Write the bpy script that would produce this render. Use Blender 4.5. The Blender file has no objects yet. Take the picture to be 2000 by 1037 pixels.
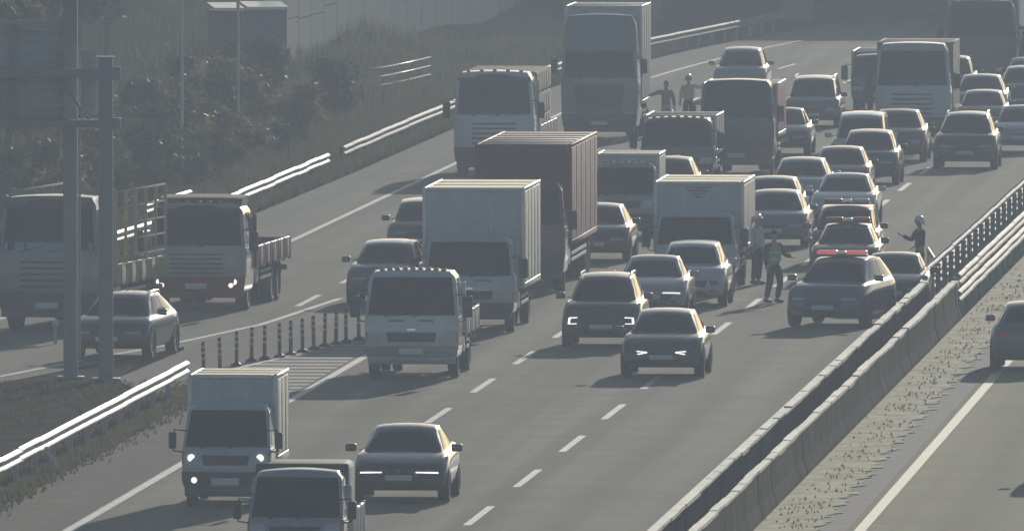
import bpy, bmesh, math, random
from mathutils import Vector, Matrix, Quaternion
R = math.radians
rnd = random.Random(11)
scene = bpy.context.scene
COL = scene.collection

# ------------------------------------------------------------------ camera
F_PX, CX, CY, HORIZON, CAM_H = 36000.0, 1000.0, 518.5, -819.0, 18.0
PITCH = math.atan((CY - HORIZON) / F_PX)
cam_d = bpy.data.cameras.new('camera'); cam = bpy.data.objects.new('camera', cam_d); COL.objects.link(cam)
cam.location = (0, 0, CAM_H); cam.rotation_euler = (math.pi/2 - PITCH, 0, 0)
cam_d.sensor_fit = 'HORIZONTAL'; cam_d.sensor_width = 36.0; cam_d.lens = 36.0*F_PX/2000.0
cam_d.clip_start = 1.0; cam_d.clip_end = 9000.0
scene.camera = cam

# ------------------------------------------------------------------ sky, sun, exposure
SUN_AZ, SUN_EL = R(10.5), R(12.5)
world = bpy.data.worlds.new('World'); scene.world = world; world.use_nodes = True
wn = world.node_tree.nodes; wl = world.node_tree.links
for n in list(wn): wn.remove(n)
sky = wn.new('ShaderNodeTexSky'); sky.sky_type = 'NISHITA'; sky.sun_disc = False
sky.sun_elevation = SUN_EL; sky.sun_rotation = SUN_AZ; sky.air_density = 0.8; sky.dust_density = 0.5; sky.ozone_density = 1.0
bg = wn.new('ShaderNodeBackground'); bg.inputs['Strength'].default_value = 0.08
wo = wn.new('ShaderNodeOutputWorld')
wl.new(sky.outputs[0], bg.inputs[0]); wl.new(bg.outputs[0], wo.inputs[0])
sun_d = bpy.data.lights.new('sun', 'SUN'); sun = bpy.data.objects.new('sun', sun_d); COL.objects.link(sun)
sun_d.energy = 5.0; sun_d.angle = R(0.6); sun_d.color = (1.0, 0.945, 0.83)
SUN_DIR = Vector((math.sin(SUN_AZ)*math.cos(SUN_EL), math.cos(SUN_AZ)*math.cos(SUN_EL), math.sin(SUN_EL)))
sun.rotation_euler = SUN_DIR.to_track_quat('Z', 'Y').to_euler()
sun.location = (60, 300, 90)
vs_ = scene.view_settings
vs_.view_transform = 'Standard'; vs_.look = 'None'; vs_.gamma = 1.0; vs_.use_curve_mapping = False
vs_.exposure = -0.20
HAZE_DENSITY, HAZE_COLOR, HAZE_ANISO = 0.00068, (0.73, 0.83, 0.98), 0.0
scene.cycles.max_bounces = 6; scene.cycles.diffuse_bounces = 3; scene.cycles.glossy_bounces = 3
scene.cycles.transmission_bounces = 4; scene.cycles.volume_bounces = 1; scene.cycles.transparent_max_bounces = 6
scene.cycles.use_denoising = True
scene.cycles.sample_clamp_indirect = 6.0

# ------------------------------------------------------------------ place helpers
def at(x, y, z=0.0):
    """point of the horizontal plane at height z that the photograph shows at pixel x, y"""
    c, s = math.cos(PITCH), math.sin(PITCH)
    dx, dy = x - CX, y - CY
    d = Vector((dx, F_PX*c - dy*s, -F_PX*s - dy*c))
    t = (CAM_H - z)/(-d.z)
    return Vector((d.x*t, d.y*t, z))
KR = 2300.0/F_PX                      # the motorway's bearing
D0, KA = 632.0, 0.00042               # where it begins to bend to the right
def shift(D): return KA*(D - D0)**2 if D > D0 else 0.0
def RW(c, D, z=0.0): return Vector((c + KR*D + shift(D), D, z))
def bearing(D): return math.atan(KR + (2*KA*(D - D0) if D > D0 else 0.0))
def interp(t, x):
    if x <= t[0][0]: return t[0][1]
    for (a, b), (c, d) in zip(t, t[1:]):
        if x <= c: return b + (d - b)*(x - a)/(c - a)
    return t[-1][1]

# ------------------------------------------------------------------ materials
MATS = {}
def nt(name):
    m = bpy.data.materials.new(name); m.use_nodes = True
    b = m.node_tree.nodes['Principled BSDF']; return m, m.node_tree.nodes, m.node_tree.links, b
def simple(name, col, rough=0.5, metal=0.0, coat=0.0, spec=0.5, dirt=0.0, scale=6.0):
    if name in MATS: return MATS[name]
    m, n, l, b = nt(name)
    b.inputs['Base Color'].default_value = (*col, 1); b.inputs['Roughness'].default_value = rough
    b.inputs['Metallic'].default_value = metal; b.inputs['Coat Weight'].default_value = coat
    b.inputs['Coat Roughness'].default_value = 0.11; b.inputs['Specular IOR Level'].default_value = spec
    if dirt > 0:
        tc = n.new('ShaderNodeTexCoord'); no = n.new('ShaderNodeTexNoise'); no.inputs['Scale'].default_value = scale
        no.inputs['Detail'].default_value = 5; no.inputs['Roughness'].default_value = 0.65
        rp = n.new('ShaderNodeMapRange'); rp.inputs[1].default_value = 0.35; rp.inputs[2].default_value = 0.7
        rp.inputs[3].default_value = 0.0; rp.inputs[4].default_value = dirt
        mx = n.new('ShaderNodeMix'); mx.data_type = 'RGBA'
        mx.inputs['A'].default_value = (*col, 1); mx.inputs['B'].default_value = (col[0]*0.35+0.05, col[1]*0.35+0.045, col[2]*0.35+0.035, 1)
        l.new(tc.outputs['Object'], no.inputs['Vector']); l.new(no.outputs['Fac'], rp.inputs[0]); l.new(rp.outputs[0], mx.inputs['Factor'])
        l.new(mx.outputs['Result'], b.inputs['Base Color'])
        rr = n.new('ShaderNodeMapRange'); rr.inputs[3].default_value = rough; rr.inputs[4].default_value = min(1, rough+0.25)
        l.new(no.outputs['Fac'], rr.inputs[0]); l.new(rr.outputs[0], b.inputs['Roughness'])
    MATS[name] = m; return m
def paint(name, col, rough=0.32): return simple('paint_'+name, col, rough, 0.0, 1.0, 0.5, 0.35, 3.0)
def lamp(name, col, strength):
    if name in MATS: return MATS[name]
    m, n, l, b = nt(name); b.inputs['Base Color'].default_value = (0.6, 0.6, 0.6, 1); b.inputs['Roughness'].default_value = 0.2
    b.inputs['Emission Color'].default_value = (*col, 1); b.inputs['Emission Strength'].default_value = strength
    MATS[name] = m; return m
P = dict(dimgrey=paint('dim_grey', (0.17, 0.195, 0.21)), police=paint('police_blue', (0.09, 0.115, 0.16)), black=paint('black', (0.010, 0.011, 0.013)), charcoal=paint('charcoal', (0.035, 0.038, 0.043)), grey=paint('grey', (0.11, 0.115, 0.12)),
         silver=paint('silver', (0.34, 0.35, 0.36)), white=paint('white', (0.72, 0.73, 0.73)), pearl=paint('pearl', (0.58, 0.59, 0.60)),
         blue=paint('blue', (0.03, 0.05, 0.12)), navy=paint('navy', (0.015, 0.02, 0.05)), brown=paint('brown', (0.09, 0.05, 0.035)),
         red=paint('red', (0.22, 0.025, 0.02)), maroon=paint('maroon', (0.12, 0.022, 0.02)), green=paint('green', (0.03, 0.06, 0.045)),
         paleblue=paint('pale_blue', (0.42, 0.50, 0.55)), truckwhite=paint('truck_white', (0.62, 0.65, 0.66)), truckgrey=paint('truck_grey', (0.30, 0.33, 0.34)),
         teal=paint('teal', (0.10, 0.26, 0.27)), beige=paint('beige', (0.45, 0.40, 0.30)))
M = dict(
    glass=simple('window_glass', (0.006, 0.007, 0.008), 0.08, 0, 0, 0.25),
    rubber=simple('tyre_rubber', (0.018, 0.018, 0.018), 0.85),
    plastic=simple('black_plastic', (0.02, 0.021, 0.022), 0.5),
    trim=simple('dark_trim', (0.05, 0.052, 0.055), 0.45),
    rim=simple('wheel_rim', (0.38, 0.38, 0.38), 0.35, 0.8),
    steelrim=simple('steel_wheel', (0.25, 0.25, 0.25), 0.55, 0.4, 0, 0.5, 0.5, 9),
    lens=simple('lamp_lens', (0.55, 0.57, 0.58), 0.12, 0.2, 0.5),
    chrome=simple('chrome', (0.75, 0.75, 0.75), 0.18, 1.0),
    plate=simple('number_plate', (0.62, 0.63, 0.6), 0.45),
    drl=lamp('running_light', (1.0, 0.97, 0.9), 2.2), head=lamp('head_lamp_on', (1.0, 0.95, 0.85), 1.5),
    red=simple('red_lens', (0.45, 0.015, 0.012), 0.2, 0, 0.4), redon=lamp('red_beacon', (1.0, 0.08, 0.05), 0.45), amber=simple('amber_lens', (0.55, 0.22, 0.03), 0.25, 0, 0.3),
    blueon=lamp('blue_beacon', (0.1, 0.2, 1.0), 1.0),
    cargo=simple('cargo_panel', (0.78, 0.75, 0.62), 0.42, 0, 0.1, 0.5, 0.55, 1.1),
    cargoblue=simple('cargo_panel_blue', (0.50, 0.56, 0.58), 0.42, 0, 0.1, 0.5, 0.55, 1.1),
    sunlitroof=simple('sunlit_roof', (0.84, 0.76, 0.46), 0.32, 0, 0.2, 0.5, 0.15, 1.6),  # warm low sun on the box roofs is put into this cream colour
    alu=simple('aluminium', (0.62, 0.62, 0.60), 0.35, 0.85, 0, 0.5, 0.3, 5),
    chassis=simple('chassis_paint', (0.035, 0.035, 0.037), 0.7, 0, 0, 0.4, 0.4, 5),
    wood=simple('bed_planks', (0.22, 0.15, 0.09), 0.75, 0, 0, 0.3, 0.5, 6),
    tarp=simple('green_tarp', (0.05, 0.085, 0.07), 0.7, 0, 0, 0.3, 0.4, 4),
    tarpgrey=simple('grey_tarp', (0.20, 0.20, 0.20), 0.7, 0, 0, 0.3, 0.4, 4),
    redpaint=simple('red_oxide', (0.26, 0.03, 0.02), 0.55, 0, 0, 0.4, 0.5, 5),
    contred=simple('container_red', (0.17, 0.026, 0.024), 0.5, 0, 0, 0.4, 0.45, 2.0),
    contside=simple('container_side', (0.34, 0.20, 0.18), 0.45, 0, 0, 0.4, 0.4, 2.0),
    galv=simple('galvanised_steel', (0.40, 0.40, 0.40), 0.54, 1.0, 0, 0.5, 0.25, 4),
    dullrail=simple('weathered_rail', (0.33, 0.305, 0.24), 0.65, 0.0, 0, 0.4, 0.5, 3),
    post=simple('galvanised_post', (0.45, 0.46, 0.46), 0.5, 0.7, 0, 0.5, 0.3, 4),
    gantry=simple('gantry_steel', (0.25, 0.27, 0.29), 0.55, 0.3, 0, 0.5, 0.3, 2),
    signback=simple('sign_back', (0.38, 0.41, 0.43), 0.5, 0.5, 0, 0.5, 0.3, 1.5),
    polegrey=simple('lamp_pole_steel', (0.52, 0.53, 0.53), 0.4, 0.6),
    flex=simple('flexible_post', (0.16, 0.06, 0.035), 0.6, 0, 0, 0.4, 0.3, 8), band=simple('reflective_band', (0.60, 0.60, 0.56), 0.4),
    bark=simple('bark', (0.10, 0.075, 0.05), 0.9, 0, 0, 0.2, 0.5, 9),
    skin=simple('skin', (0.42, 0.26, 0.19), 0.55), hair=simple('dark_hair', (0.012, 0.011, 0.01), 0.6),
    uniform=simple('dark_uniform', (0.02, 0.024, 0.035), 0.8), vest=simple('lime_vest', (0.20, 0.42, 0.10), 0.7), vesty=simple('yellow_vest', (0.55, 0.50, 0.15), 0.7),
    trousers=simple('dark_trousers', (0.03, 0.032, 0.04), 0.8), beigecloth=simple('beige_cloth', (0.40, 0.35, 0.27), 0.85), greycloth=simple('grey_cloth', (0.22, 0.22, 0.23), 0.85),
    whitecloth=simple('white_cloth', (0.66, 0.66, 0.64), 0.8), helmet=simple('white_helmet', (0.72, 0.72, 0.70), 0.25, 0, 0.5), boot=simple('black_boot', (0.012, 0.012, 0.012), 0.5),
    carton=simple('cardboard', (0.36, 0.27, 0.17), 0.8, 0, 0, 0.3, 0.3, 5), yellowbag=simple('straw_bundle', (0.42, 0.36, 0.20), 0.9, 0, 0, 0.2, 0.4, 9),
    roofmetal=simple('sheet_roof', (0.66, 0.68, 0.68), 0.3, 0.5), shedwall=simple('shed_wall', (0.13, 0.17, 0.21), 0.6, 0, 0, 0.4, 0.3, 1.5), shedred=simple('shed_red', (0.17, 0.085, 0.085), 0.6, 0, 0, 0.4, 0.3, 1.5),
    noise=simple('noise_panel', (0.09, 0.115, 0.14), 0.85, 0, 0, 0.1, 0.3, 1.2), orange=simple('orange_cone', (0.55, 0.12, 0.02), 0.5),
)

def ground_mat(name, c1, c2, scale=3.0, detail=8, rough=0.9, bump=0.3, c3=None, stretch=None, stretch_amt=0.5, spec=0.5, fine=40.0, tracks=0.0):
    m, n, l, b = nt(name)
    geo = n.new('ShaderNodeNewGeometry')
    mp = n.new('ShaderNodeMapping'); mp.inputs['Rotation'].default_value = (0, 0, math.atan(KR))
    l.new(geo.outputs['Position'], mp.inputs['Vector'])
    n1 = n.new('ShaderNodeTexNoise'); n1.inputs['Scale'].default_value = scale; n1.inputs['Detail'].default_value = detail; n1.inputs['Roughness'].default_value = 0.65
    l.new(mp.outputs[0], n1.inputs['Vector'])
    cr = n.new('ShaderNodeValToRGB'); cr.color_ramp.elements[0].position = 0.32; cr.color_ramp.elements[1].position = 0.68
    cr.color_ramp.elements[0].color = (*c1, 1); cr.color_ramp.elements[1].color = (*c2, 1)
    l.new(n1.outputs['Fac'], cr.inputs[0]); last = cr.outputs[0]
    if c3 is not None:
        n2 = n.new('ShaderNodeTexNoise'); n2.inputs['Scale'].default_value = 1.0; n2.inputs['Detail'].default_value = 4
        m2 = n.new('ShaderNodeMapping'); m2.inputs['Scale'].default_value = stretch or (1.1, 0.02, 1)
        l.new(mp.outputs[0], m2.inputs['Vector']); l.new(m2.outputs[0], n2.inputs['Vector'])
        r2 = n.new('ShaderNodeMapRange'); r2.inputs[1].default_value = 0.40; r2.inputs[2].default_value = 0.66; r2.inputs[4].default_value = stretch_amt
        l.new(n2.outputs['Fac'], r2.inputs[0])
        mx = n.new('ShaderNodeMix'); mx.data_type = 'RGBA'; mx.inputs['B'].default_value = (*c3, 1)
        l.new(r2.outputs[0], mx.inputs['Factor']); l.new(last, mx.inputs['A']); last = mx.outputs['Result']
    if tracks:
        sx = n.new('ShaderNodeSeparateXYZ'); l.new(mp.outputs[0], sx.inputs[0])
        ma = n.new('ShaderNodeMath'); ma.operation = 'ADD'; ma.inputs[1].default_value = 21.48; l.new(sx.outputs[0], ma.inputs[0])
        mm = n.new('ShaderNodeMath'); mm.operation = 'MULTIPLY'; mm.inputs[1].default_value = 2*math.pi/1.83; l.new(ma.outputs[0], mm.inputs[0])
        co = n.new('ShaderNodeMath'); co.operation = 'COSINE'; l.new(mm.outputs[0], co.inputs[0])
        n4 = n.new('ShaderNodeTexNoise'); n4.inputs['Scale'].default_value = 1.0; n4.inputs['Detail'].default_value = 5
        m4 = n.new('ShaderNodeMapping'); m4.inputs['Scale'].default_value = (.35, .03, 1); l.new(mp.outputs[0], m4.inputs['Vector']); l.new(m4.outputs[0], n4.inputs['Vector'])
        mr = n.new('ShaderNodeMapRange'); mr.inputs[1].default_value = -.2; mr.inputs[2].default_value = 1.0; mr.inputs[4].default_value = tracks; l.new(co.outputs[0], mr.inputs[0])
        m5 = n.new('ShaderNodeMath'); m5.operation = 'MULTIPLY'; l.new(mr.outputs[0], m5.inputs[0]); l.new(n4.outputs['Fac'], m5.inputs[1])
        m6 = n.new('ShaderNodeMath'); m6.operation = 'MULTIPLY'; m6.inputs[1].default_value = 2.0; l.new(m5.outputs[0], m6.inputs[0])
        mx = n.new('ShaderNodeMix'); mx.data_type = 'RGBA'; mx.inputs['B'].default_value = (c1[0]*.45, c1[1]*.45, c1[2]*.45, 1)
        l.new(m6.outputs[0], mx.inputs['Factor']); l.new(last, mx.inputs['A']); last = mx.outputs['Result']
        n7 = n.new('ShaderNodeTexNoise'); n7.inputs['Scale'].default_value = .09; n7.inputs['Detail'].default_value = 6; l.new(mp.outputs[0], n7.inputs['Vector'])
        r7 = n.new('ShaderNodeMapRange'); r7.inputs[1].default_value = .5; r7.inputs[2].default_value = .72; r7.inputs[4].default_value = .35; l.new(n7.outputs['Fac'], r7.inputs[0])
        mx = n.new('ShaderNodeMix'); mx.data_type = 'RGBA'; mx.inputs['B'].default_value = (c1[0]*.6, c1[1]*.6, c1[2]*.6, 1)
        l.new(r7.outputs[0], mx.inputs['Factor']); l.new(last, mx.inputs['A']); last = mx.outputs['Result']
    l.new(last, b.inputs['Base Color']); b.inputs['Roughness'].default_value = rough; b.inputs['Specular IOR Level'].default_value = spec
    if bump:
        n3 = n.new('ShaderNodeTexNoise'); n3.inputs['Scale'].default_value = fine; n3.inputs['Detail'].default_value = 3
        l.new(geo.outputs['Position'], n3.inputs['Vector'])
        bp = n.new('ShaderNodeBump'); bp.inputs['Strength'].default_value = bump; bp.inputs['Distance'].default_value = 0.02
        l.new(n3.outputs['Fac'], bp.inputs['Height']); l.new(bp.outputs[0], b.inputs['Normal'])
    MATS[name] = m; return m
G = dict(
    asphalt=ground_mat('asphalt', (0.29, 0.268, 0.207), (0.39, 0.362, 0.282), 0.5, 8, 0.75, 0.25, (0.19, 0.176, 0.137), (0.9, 0.010, 1), 0.75, spec=0.005, tracks=0.32),
    shoulder=ground_mat('shoulder_asphalt', (0.165, 0.145, 0.115), (0.235, 0.208, 0.165), 0.6, 8, 0.8, 0.3, (0.13, 0.12, 0.11), (0.7, 0.02, 1), 0.5, spec=0.005),
    concrete=ground_mat('opposite_concrete', (0.34, 0.315, 0.20), (0.43, 0.40, 0.265), 0.4, 8, 0.75, 0.2, (0.22, 0.205, 0.155), (0.75, 0.004, 1), 0.75, spec=0.005, tracks=0.30),
    ramp=ground_mat('ramp_asphalt', (0.25, 0.232, 0.18), (0.34, 0.316, 0.245), 0.4, 8, 0.75, 0.25, (0.2, 0.19, 0.17), (0.6, 0.015, 1), 0.5, spec=0.005, tracks=0.2),
    gore=ground_mat('gore_asphalt', (0.21, 0.19, 0.165), (0.29, 0.265, 0.23), 0.5, 8, 0.8, 0.25, spec=0.005),
    line=ground_mat('road_paint', (0.34, 0.33, 0.30), (0.62, 0.61, 0.57), 1.4, 8, 0.55, 0.1),
    faint=ground_mat('worn_paint', (0.27, 0.25, 0.20), (0.46, 0.43, 0.36), 1.0, 8, 0.7, 0.1, spec=0.05),
    yline=ground_mat('yellow_paint', (0.42, 0.38, 0.22), (0.58, 0.53, 0.33), 2.5, 8, 0.55, 0.1),
    earth=ground_mat('earth', (0.075, 0.066, 0.05), (0.15, 0.13, 0.092), 0.9, 10, 0.95, 0.6, spec=0.0, fine=9),
    dryearth=ground_mat('dry_verge', (0.44, 0.40, 0.25), (0.60, 0.55, 0.36), 2.2, 10, 0.95, 0.6, (0.17, 0.15, 0.09), (1.2, 0.9, 1), 0.8, spec=0.12, fine=9),
    slope=ground_mat('slope_soil', (0.035, 0.042, 0.022), (0.09, 0.085, 0.045), 0.35, 10, 0.95, 0.6, spec=0.0, fine=6),
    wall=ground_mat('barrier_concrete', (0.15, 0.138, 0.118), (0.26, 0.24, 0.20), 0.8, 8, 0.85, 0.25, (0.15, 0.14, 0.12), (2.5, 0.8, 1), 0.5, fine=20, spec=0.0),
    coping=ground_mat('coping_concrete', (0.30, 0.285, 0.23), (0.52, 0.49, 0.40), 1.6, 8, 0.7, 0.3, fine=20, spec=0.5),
    wallshade=ground_mat('shaded_concrete', (0.045, 0.042, 0.05), (0.085, 0.08, 0.085), 0.8, 8, 0.9, 0.25, fine=20, spec=0.0),  # barrier concrete darkened, the shade between the walls put into its colour
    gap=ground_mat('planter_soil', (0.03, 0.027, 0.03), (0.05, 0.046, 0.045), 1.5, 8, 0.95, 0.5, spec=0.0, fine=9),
    bridge=ground_mat('bridge_concrete', (0.22, 0.22, 0.21), (0.30, 0.295, 0.28), 0.3, 8, 0.85, 0.2),
    gutter=ground_mat('gutter_concrete', (0.19, 0.17, 0.165), (0.27, 0.245, 0.23), 1.0, 8, 0.9, 0.3, spec=0.05),
)
def leaf_mat(name, c1, c2):
    m, n, l, b = nt(name)
    oi = n.new('ShaderNodeObjectInfo'); geo = n.new('ShaderNodeNewGeometry')
    no = n.new('ShaderNodeTexNoise'); no.inputs['Scale'].default_value = 1.3; no.inputs['Detail'].default_value = 3
    l.new(geo.outputs['Position'], no.inputs['Vector'])
    ad = n.new('ShaderNodeMath'); ad.operation = 'MULTIPLY_ADD'; ad.inputs[1].default_value = 0.5
    l.new(oi.outputs['Random'], ad.inputs[0]); l.new(no.outputs['Fac'], ad.inputs[2])
    cr = n.new('ShaderNodeValToRGB'); cr.color_ramp.elements[0].position = 0.4; cr.color_ramp.elements[1].position = 0.95
    cr.color_ramp.elements[0].color = (*c1, 1); cr.color_ramp.elements[1].color = (*c2, 1)
    l.new(ad.outputs[0], cr.inputs[0]); l.new(cr.outputs[0], b.inputs['Base Color'])
    b.inputs['Roughness'].default_value = 0.6; b.inputs['Specular IOR Level'].default_value = 0.25
    tr = n.new('ShaderNodeBsdfTranslucent'); l.new(cr.outputs[0], tr.inputs[0])
    ms = n.new('ShaderNodeMixShader'); ms.inputs[0].default_value = 0.4
    l.new(b.outputs[0], ms.inputs[1]); l.new(tr.outputs[0], ms.inputs[2]); l.new(ms.outputs[0], n['Material Output'].inputs[0])
    return m
LEAF = [leaf_mat('leaves_green', (0.03, 0.044, 0.018), (0.085, 0.10, 0.04)), leaf_mat('leaves_autumn', (0.07, 0.06, 0.025), (0.20, 0.15, 0.05)), leaf_mat('leaves_olive', (0.04, 0.048, 0.024), (0.12, 0.12, 0.055))]
GRASS = leaf_mat('dry_grass', (0.22, 0.19, 0.10), (0.42, 0.37, 0.21))
GRASSD = leaf_mat('verge_grass', (0.055, 0.055, 0.028), (0.15, 0.135, 0.065))

# ------------------------------------------------------------------ mesh helpers
def link(name, me, parent=None, mat=None):
    o = bpy.data.objects.new(name, me); COL.objects.link(o)
    if parent is not None: o.parent = parent
    if mat is not None and me is not None and len(me.materials) == 0: me.materials.append(mat)
    return o
def mesh(name, V, Fs, mat, parent=None, smooth=False, angle=35):
    me = bpy.data.meshes.new(name); me.from_pydata([tuple(v) for v in V], [], Fs); me.update()
    if smooth:
        me.polygons.foreach_set('use_smooth', [True]*len(me.polygons)); me.set_sharp_from_angle(angle=R(angle))
    return link(name, me, parent, mat)
def tag(o, label, cat, group=None, kind=None):
    if label: o['label'] = label
    if cat: o['category'] = cat
    if group: o['group'] = group
    if kind: o['kind'] = kind
    return o
def empty(name, loc=(0, 0, 0), rz=0.0):
    o = bpy.data.objects.new(name, None); COL.objects.link(o); o.location = loc; o.rotation_euler = (0, 0, rz); o.empty_display_size = 0.2; return o
def copy_tree(o, parent=None):
    c = o.copy(); COL.objects.link(c); c.parent = parent
    for ch in list(o.children): copy_tree(ch, c)
    return c
class MB:
    def __init__(s): s.V = []; s.F = []
    def add(s, V, Fs):
        k = len(s.V); s.V += [Vector(v) for v in V]; s.F += [[i + k for i in f] for f in Fs]; return s
    def box(s, x0, x1, y0, y1, z0, z1, c=0.0):
        if x1 < x0: x0, x1 = x1, x0
        if c <= 0:
            return s.add([(x0,y0,z0),(x1,y0,z0),(x1,y1,z0),(x0,y1,z0),(x0,y0,z1),(x1,y0,z1),(x1,y1,z1),(x0,y1,z1)],
                         [(0,3,2,1),(4,5,6,7),(0,1,5,4),(1,2,6,5),(2,3,7,6),(3,0,4,7)])
        c = min(c, (x1-x0)*.45, (y1-y0)*.45, (z1-z0)*.45)
        bm = bmesh.new(); bmesh.ops.create_cube(bm, size=1.0)
        for v in bm.verts: v.co = Vector(((x0+x1)/2 + v.co.x*(x1-x0), (y0+y1)/2 + v.co.y*(y1-y0), (z0+z1)/2 + v.co.z*(z1-z0)))
        bmesh.ops.bevel(bm, geom=bm.edges[:], offset=c, segments=2, affect='EDGES', profile=0.5)
        bm.verts.index_update(); V = [v.co.copy() for v in bm.verts]; Fs = [[v.index for v in f.verts] for f in bm.faces]; bm.free()
        return s.add(V, Fs)
    def tube(s, pts, r, n=8, caps=True):
        pts = [Vector(p) for p in pts]; rr = r if isinstance(r, (list, tuple)) else [r]*len(pts)
        V = []; Fs = []
        for i, p in enumerate(pts):
            d = (pts[min(i+1, len(pts)-1)] - pts[max(i-1, 0)]).normalized()
            a = d.cross(Vector((0, 0, 1)) if abs(d.z) < .9 else Vector((1, 0, 0))).normalized(); b = d.cross(a)
            for k in range(n):
                t = 2*math.pi*k/n; V.append(p + (a*math.cos(t) + b*math.sin(t))*rr[i])
        for i in range(len(pts)-1):
            for k in range(n): Fs.append((i*n+k, i*n+(k+1) % n, (i+1)*n+(k+1) % n, (i+1)*n+k))
        if caps: Fs.append(tuple(range(n-1, -1, -1))); Fs.append(tuple(range((len(pts)-1)*n, len(pts)*n)))
        return s.add(V, Fs)
    def sweep(s, path, prof, up=(0, 0, 1), close=False):
        """sweep an open/closed 2-D profile (side, height) along a ground path"""
        n = len(prof); V = []; Fs = []
        for i, p in enumerate(path):
            d = (path[min(i+1, len(path)-1)] - path[max(i-1, 0)]); d.z = 0; d.normalize(); sd = Vector((d.y, -d.x, 0))
            for a, h in prof: V.append(p + sd*a + Vector((0, 0, h)))
        m = n if close else n-1
        for i in range(len(path)-1):
            for k in range(m): Fs.append((i*n+k, i*n+(k+1) % n, (i+1)*n+(k+1) % n, (i+1)*n+k))
        if close: Fs.append(tuple(range(n-1, -1, -1))); Fs.append(tuple(range((len(path)-1)*n, len(path)*n)))
        return s.add(V, Fs)
    def build(s, name, mat, parent=None, smooth=False, angle=35): return mesh(name, s.V, s.F, mat, parent, smooth, angle)
def bx(name, x0, x1, y0, y1, z0, z1, mat, parent=None, c=0.0):
    return MB().box(x0, x1, y0, y1, z0, z1, c).build(name, mat, parent, smooth=c > 0, angle=50)

def lattice(f, us, vs, ws):
    idx = {}; V = []; Fs = []
    def k(i, j, l):
        t = (i, j, l)
        if t not in idx: idx[t] = len(V); V.append(Vector(f(us[i], vs[j], ws[l])))
        return idx[t]
    a, b, c = len(us)-1, len(vs)-1, len(ws)-1
    for i in range(a):
        for l in range(c):
            Fs.append((k(i,0,l), k(i+1,0,l), k(i+1,0,l+1), k(i,0,l+1))); Fs.append((k(i,b,l), k(i,b,l+1), k(i+1,b,l+1), k(i+1,b,l)))
    for j in range(b):
        for l in range(c):
            Fs.append((k(0,j,l), k(0,j,l+1), k(0,j+1,l+1), k(0,j+1,l))); Fs.append((k(a,j,l), k(a,j+1,l), k(a,j+1,l+1), k(a,j,l+1)))
    for i in range(a):
        for j in range(b):
            Fs.append((k(i,j,0), k(i,j+1,0), k(i+1,j+1,0), k(i+1,j,0))); Fs.append((k(i,j,c), k(i+1,j,c), k(i+1,j+1,c), k(i,j+1,c)))
    return V, Fs
FACE = {'F': (lambda a, b: (a, 0.0, b), (0, -1, 0)), 'R': (lambda a, b: (a, 1.0, b), (0, 1, 0)), 'S+': (lambda a, b: (1.0, a, b), (1, 0, 0)),
        'S-': (lambda a, b: (-1.0, a, b), (-1, 0, 0)), 'T': (lambda a, b: (a, b, 1.0), (0, 0, 1))}
def patch(f, face, q, off=0.006, back=0.03, n=6, m=4):
    """a curved panel that follows face of a lattice body; q = four corners in face coordinates"""
    g, ref = FACE[face]; ref = Vector(ref); V = []; B = []
    def P(a, b): return Vector(f(*g(a, b)))
    for j in range(m+1):
        t = j/m
        for i in range(n+1):
            s = i/n
            a = (q[0][0]*(1-s)+q[1][0]*s)*(1-t) + (q[3][0]*(1-s)+q[2][0]*s)*t
            b = (q[0][1]*(1-s)+q[1][1]*s)*(1-t) + (q[3][1]*(1-s)+q[2][1]*s)*t
            e = 1e-3
            aa, ab_ = (a-e, a+e); ba, bb = (b-e, b+e)
            if face in ('S+', 'S-'): aa, ab_ = max(0, aa), min(1, ab_)
            p = P(a, b); nn = (P(ab_, b)-P(aa, b)).cross(P(a, min(1, bb))-P(a, max(0, ba)))
            if nn.length < 1e-12: nn = ref.copy()
            nn.normalize()
            if nn.dot(ref) < 0: nn = -nn
            V.append(p + nn*off); B.append(p - nn*back)
    W = n+1; Fs = []
    for j in range(m):
        for i in range(n): Fs.append((j*W+i, j*W+i+1, (j+1)*W+i+1, (j+1)*W+i))
    ring = [i for i in range(W)] + [j*W+n for j in range(1, m+1)] + [m*W+i for i in range(n-1, -1, -1)] + [j*W for j in range(m-1, 0, -1)]
    k = len(V); V += [B[i] for i in ring]
    for i in range(len(ring)):
        j = (i+1) % len(ring); Fs.append((ring[j], ring[i], k+i, k+j))
    return V, Fs
def pt(f, name, face, q, mat, parent, off=0.006, back=0.03, n=6, m=4):
    V, Fs = patch(f, face, q, off, back, n, m); return mesh(name, V, Fs, mat, parent, True, 40)
def rect(a0, a1, b0, b1): return [(a0, b0), (a1, b0), (a1, b1), (a0, b1)]

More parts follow.
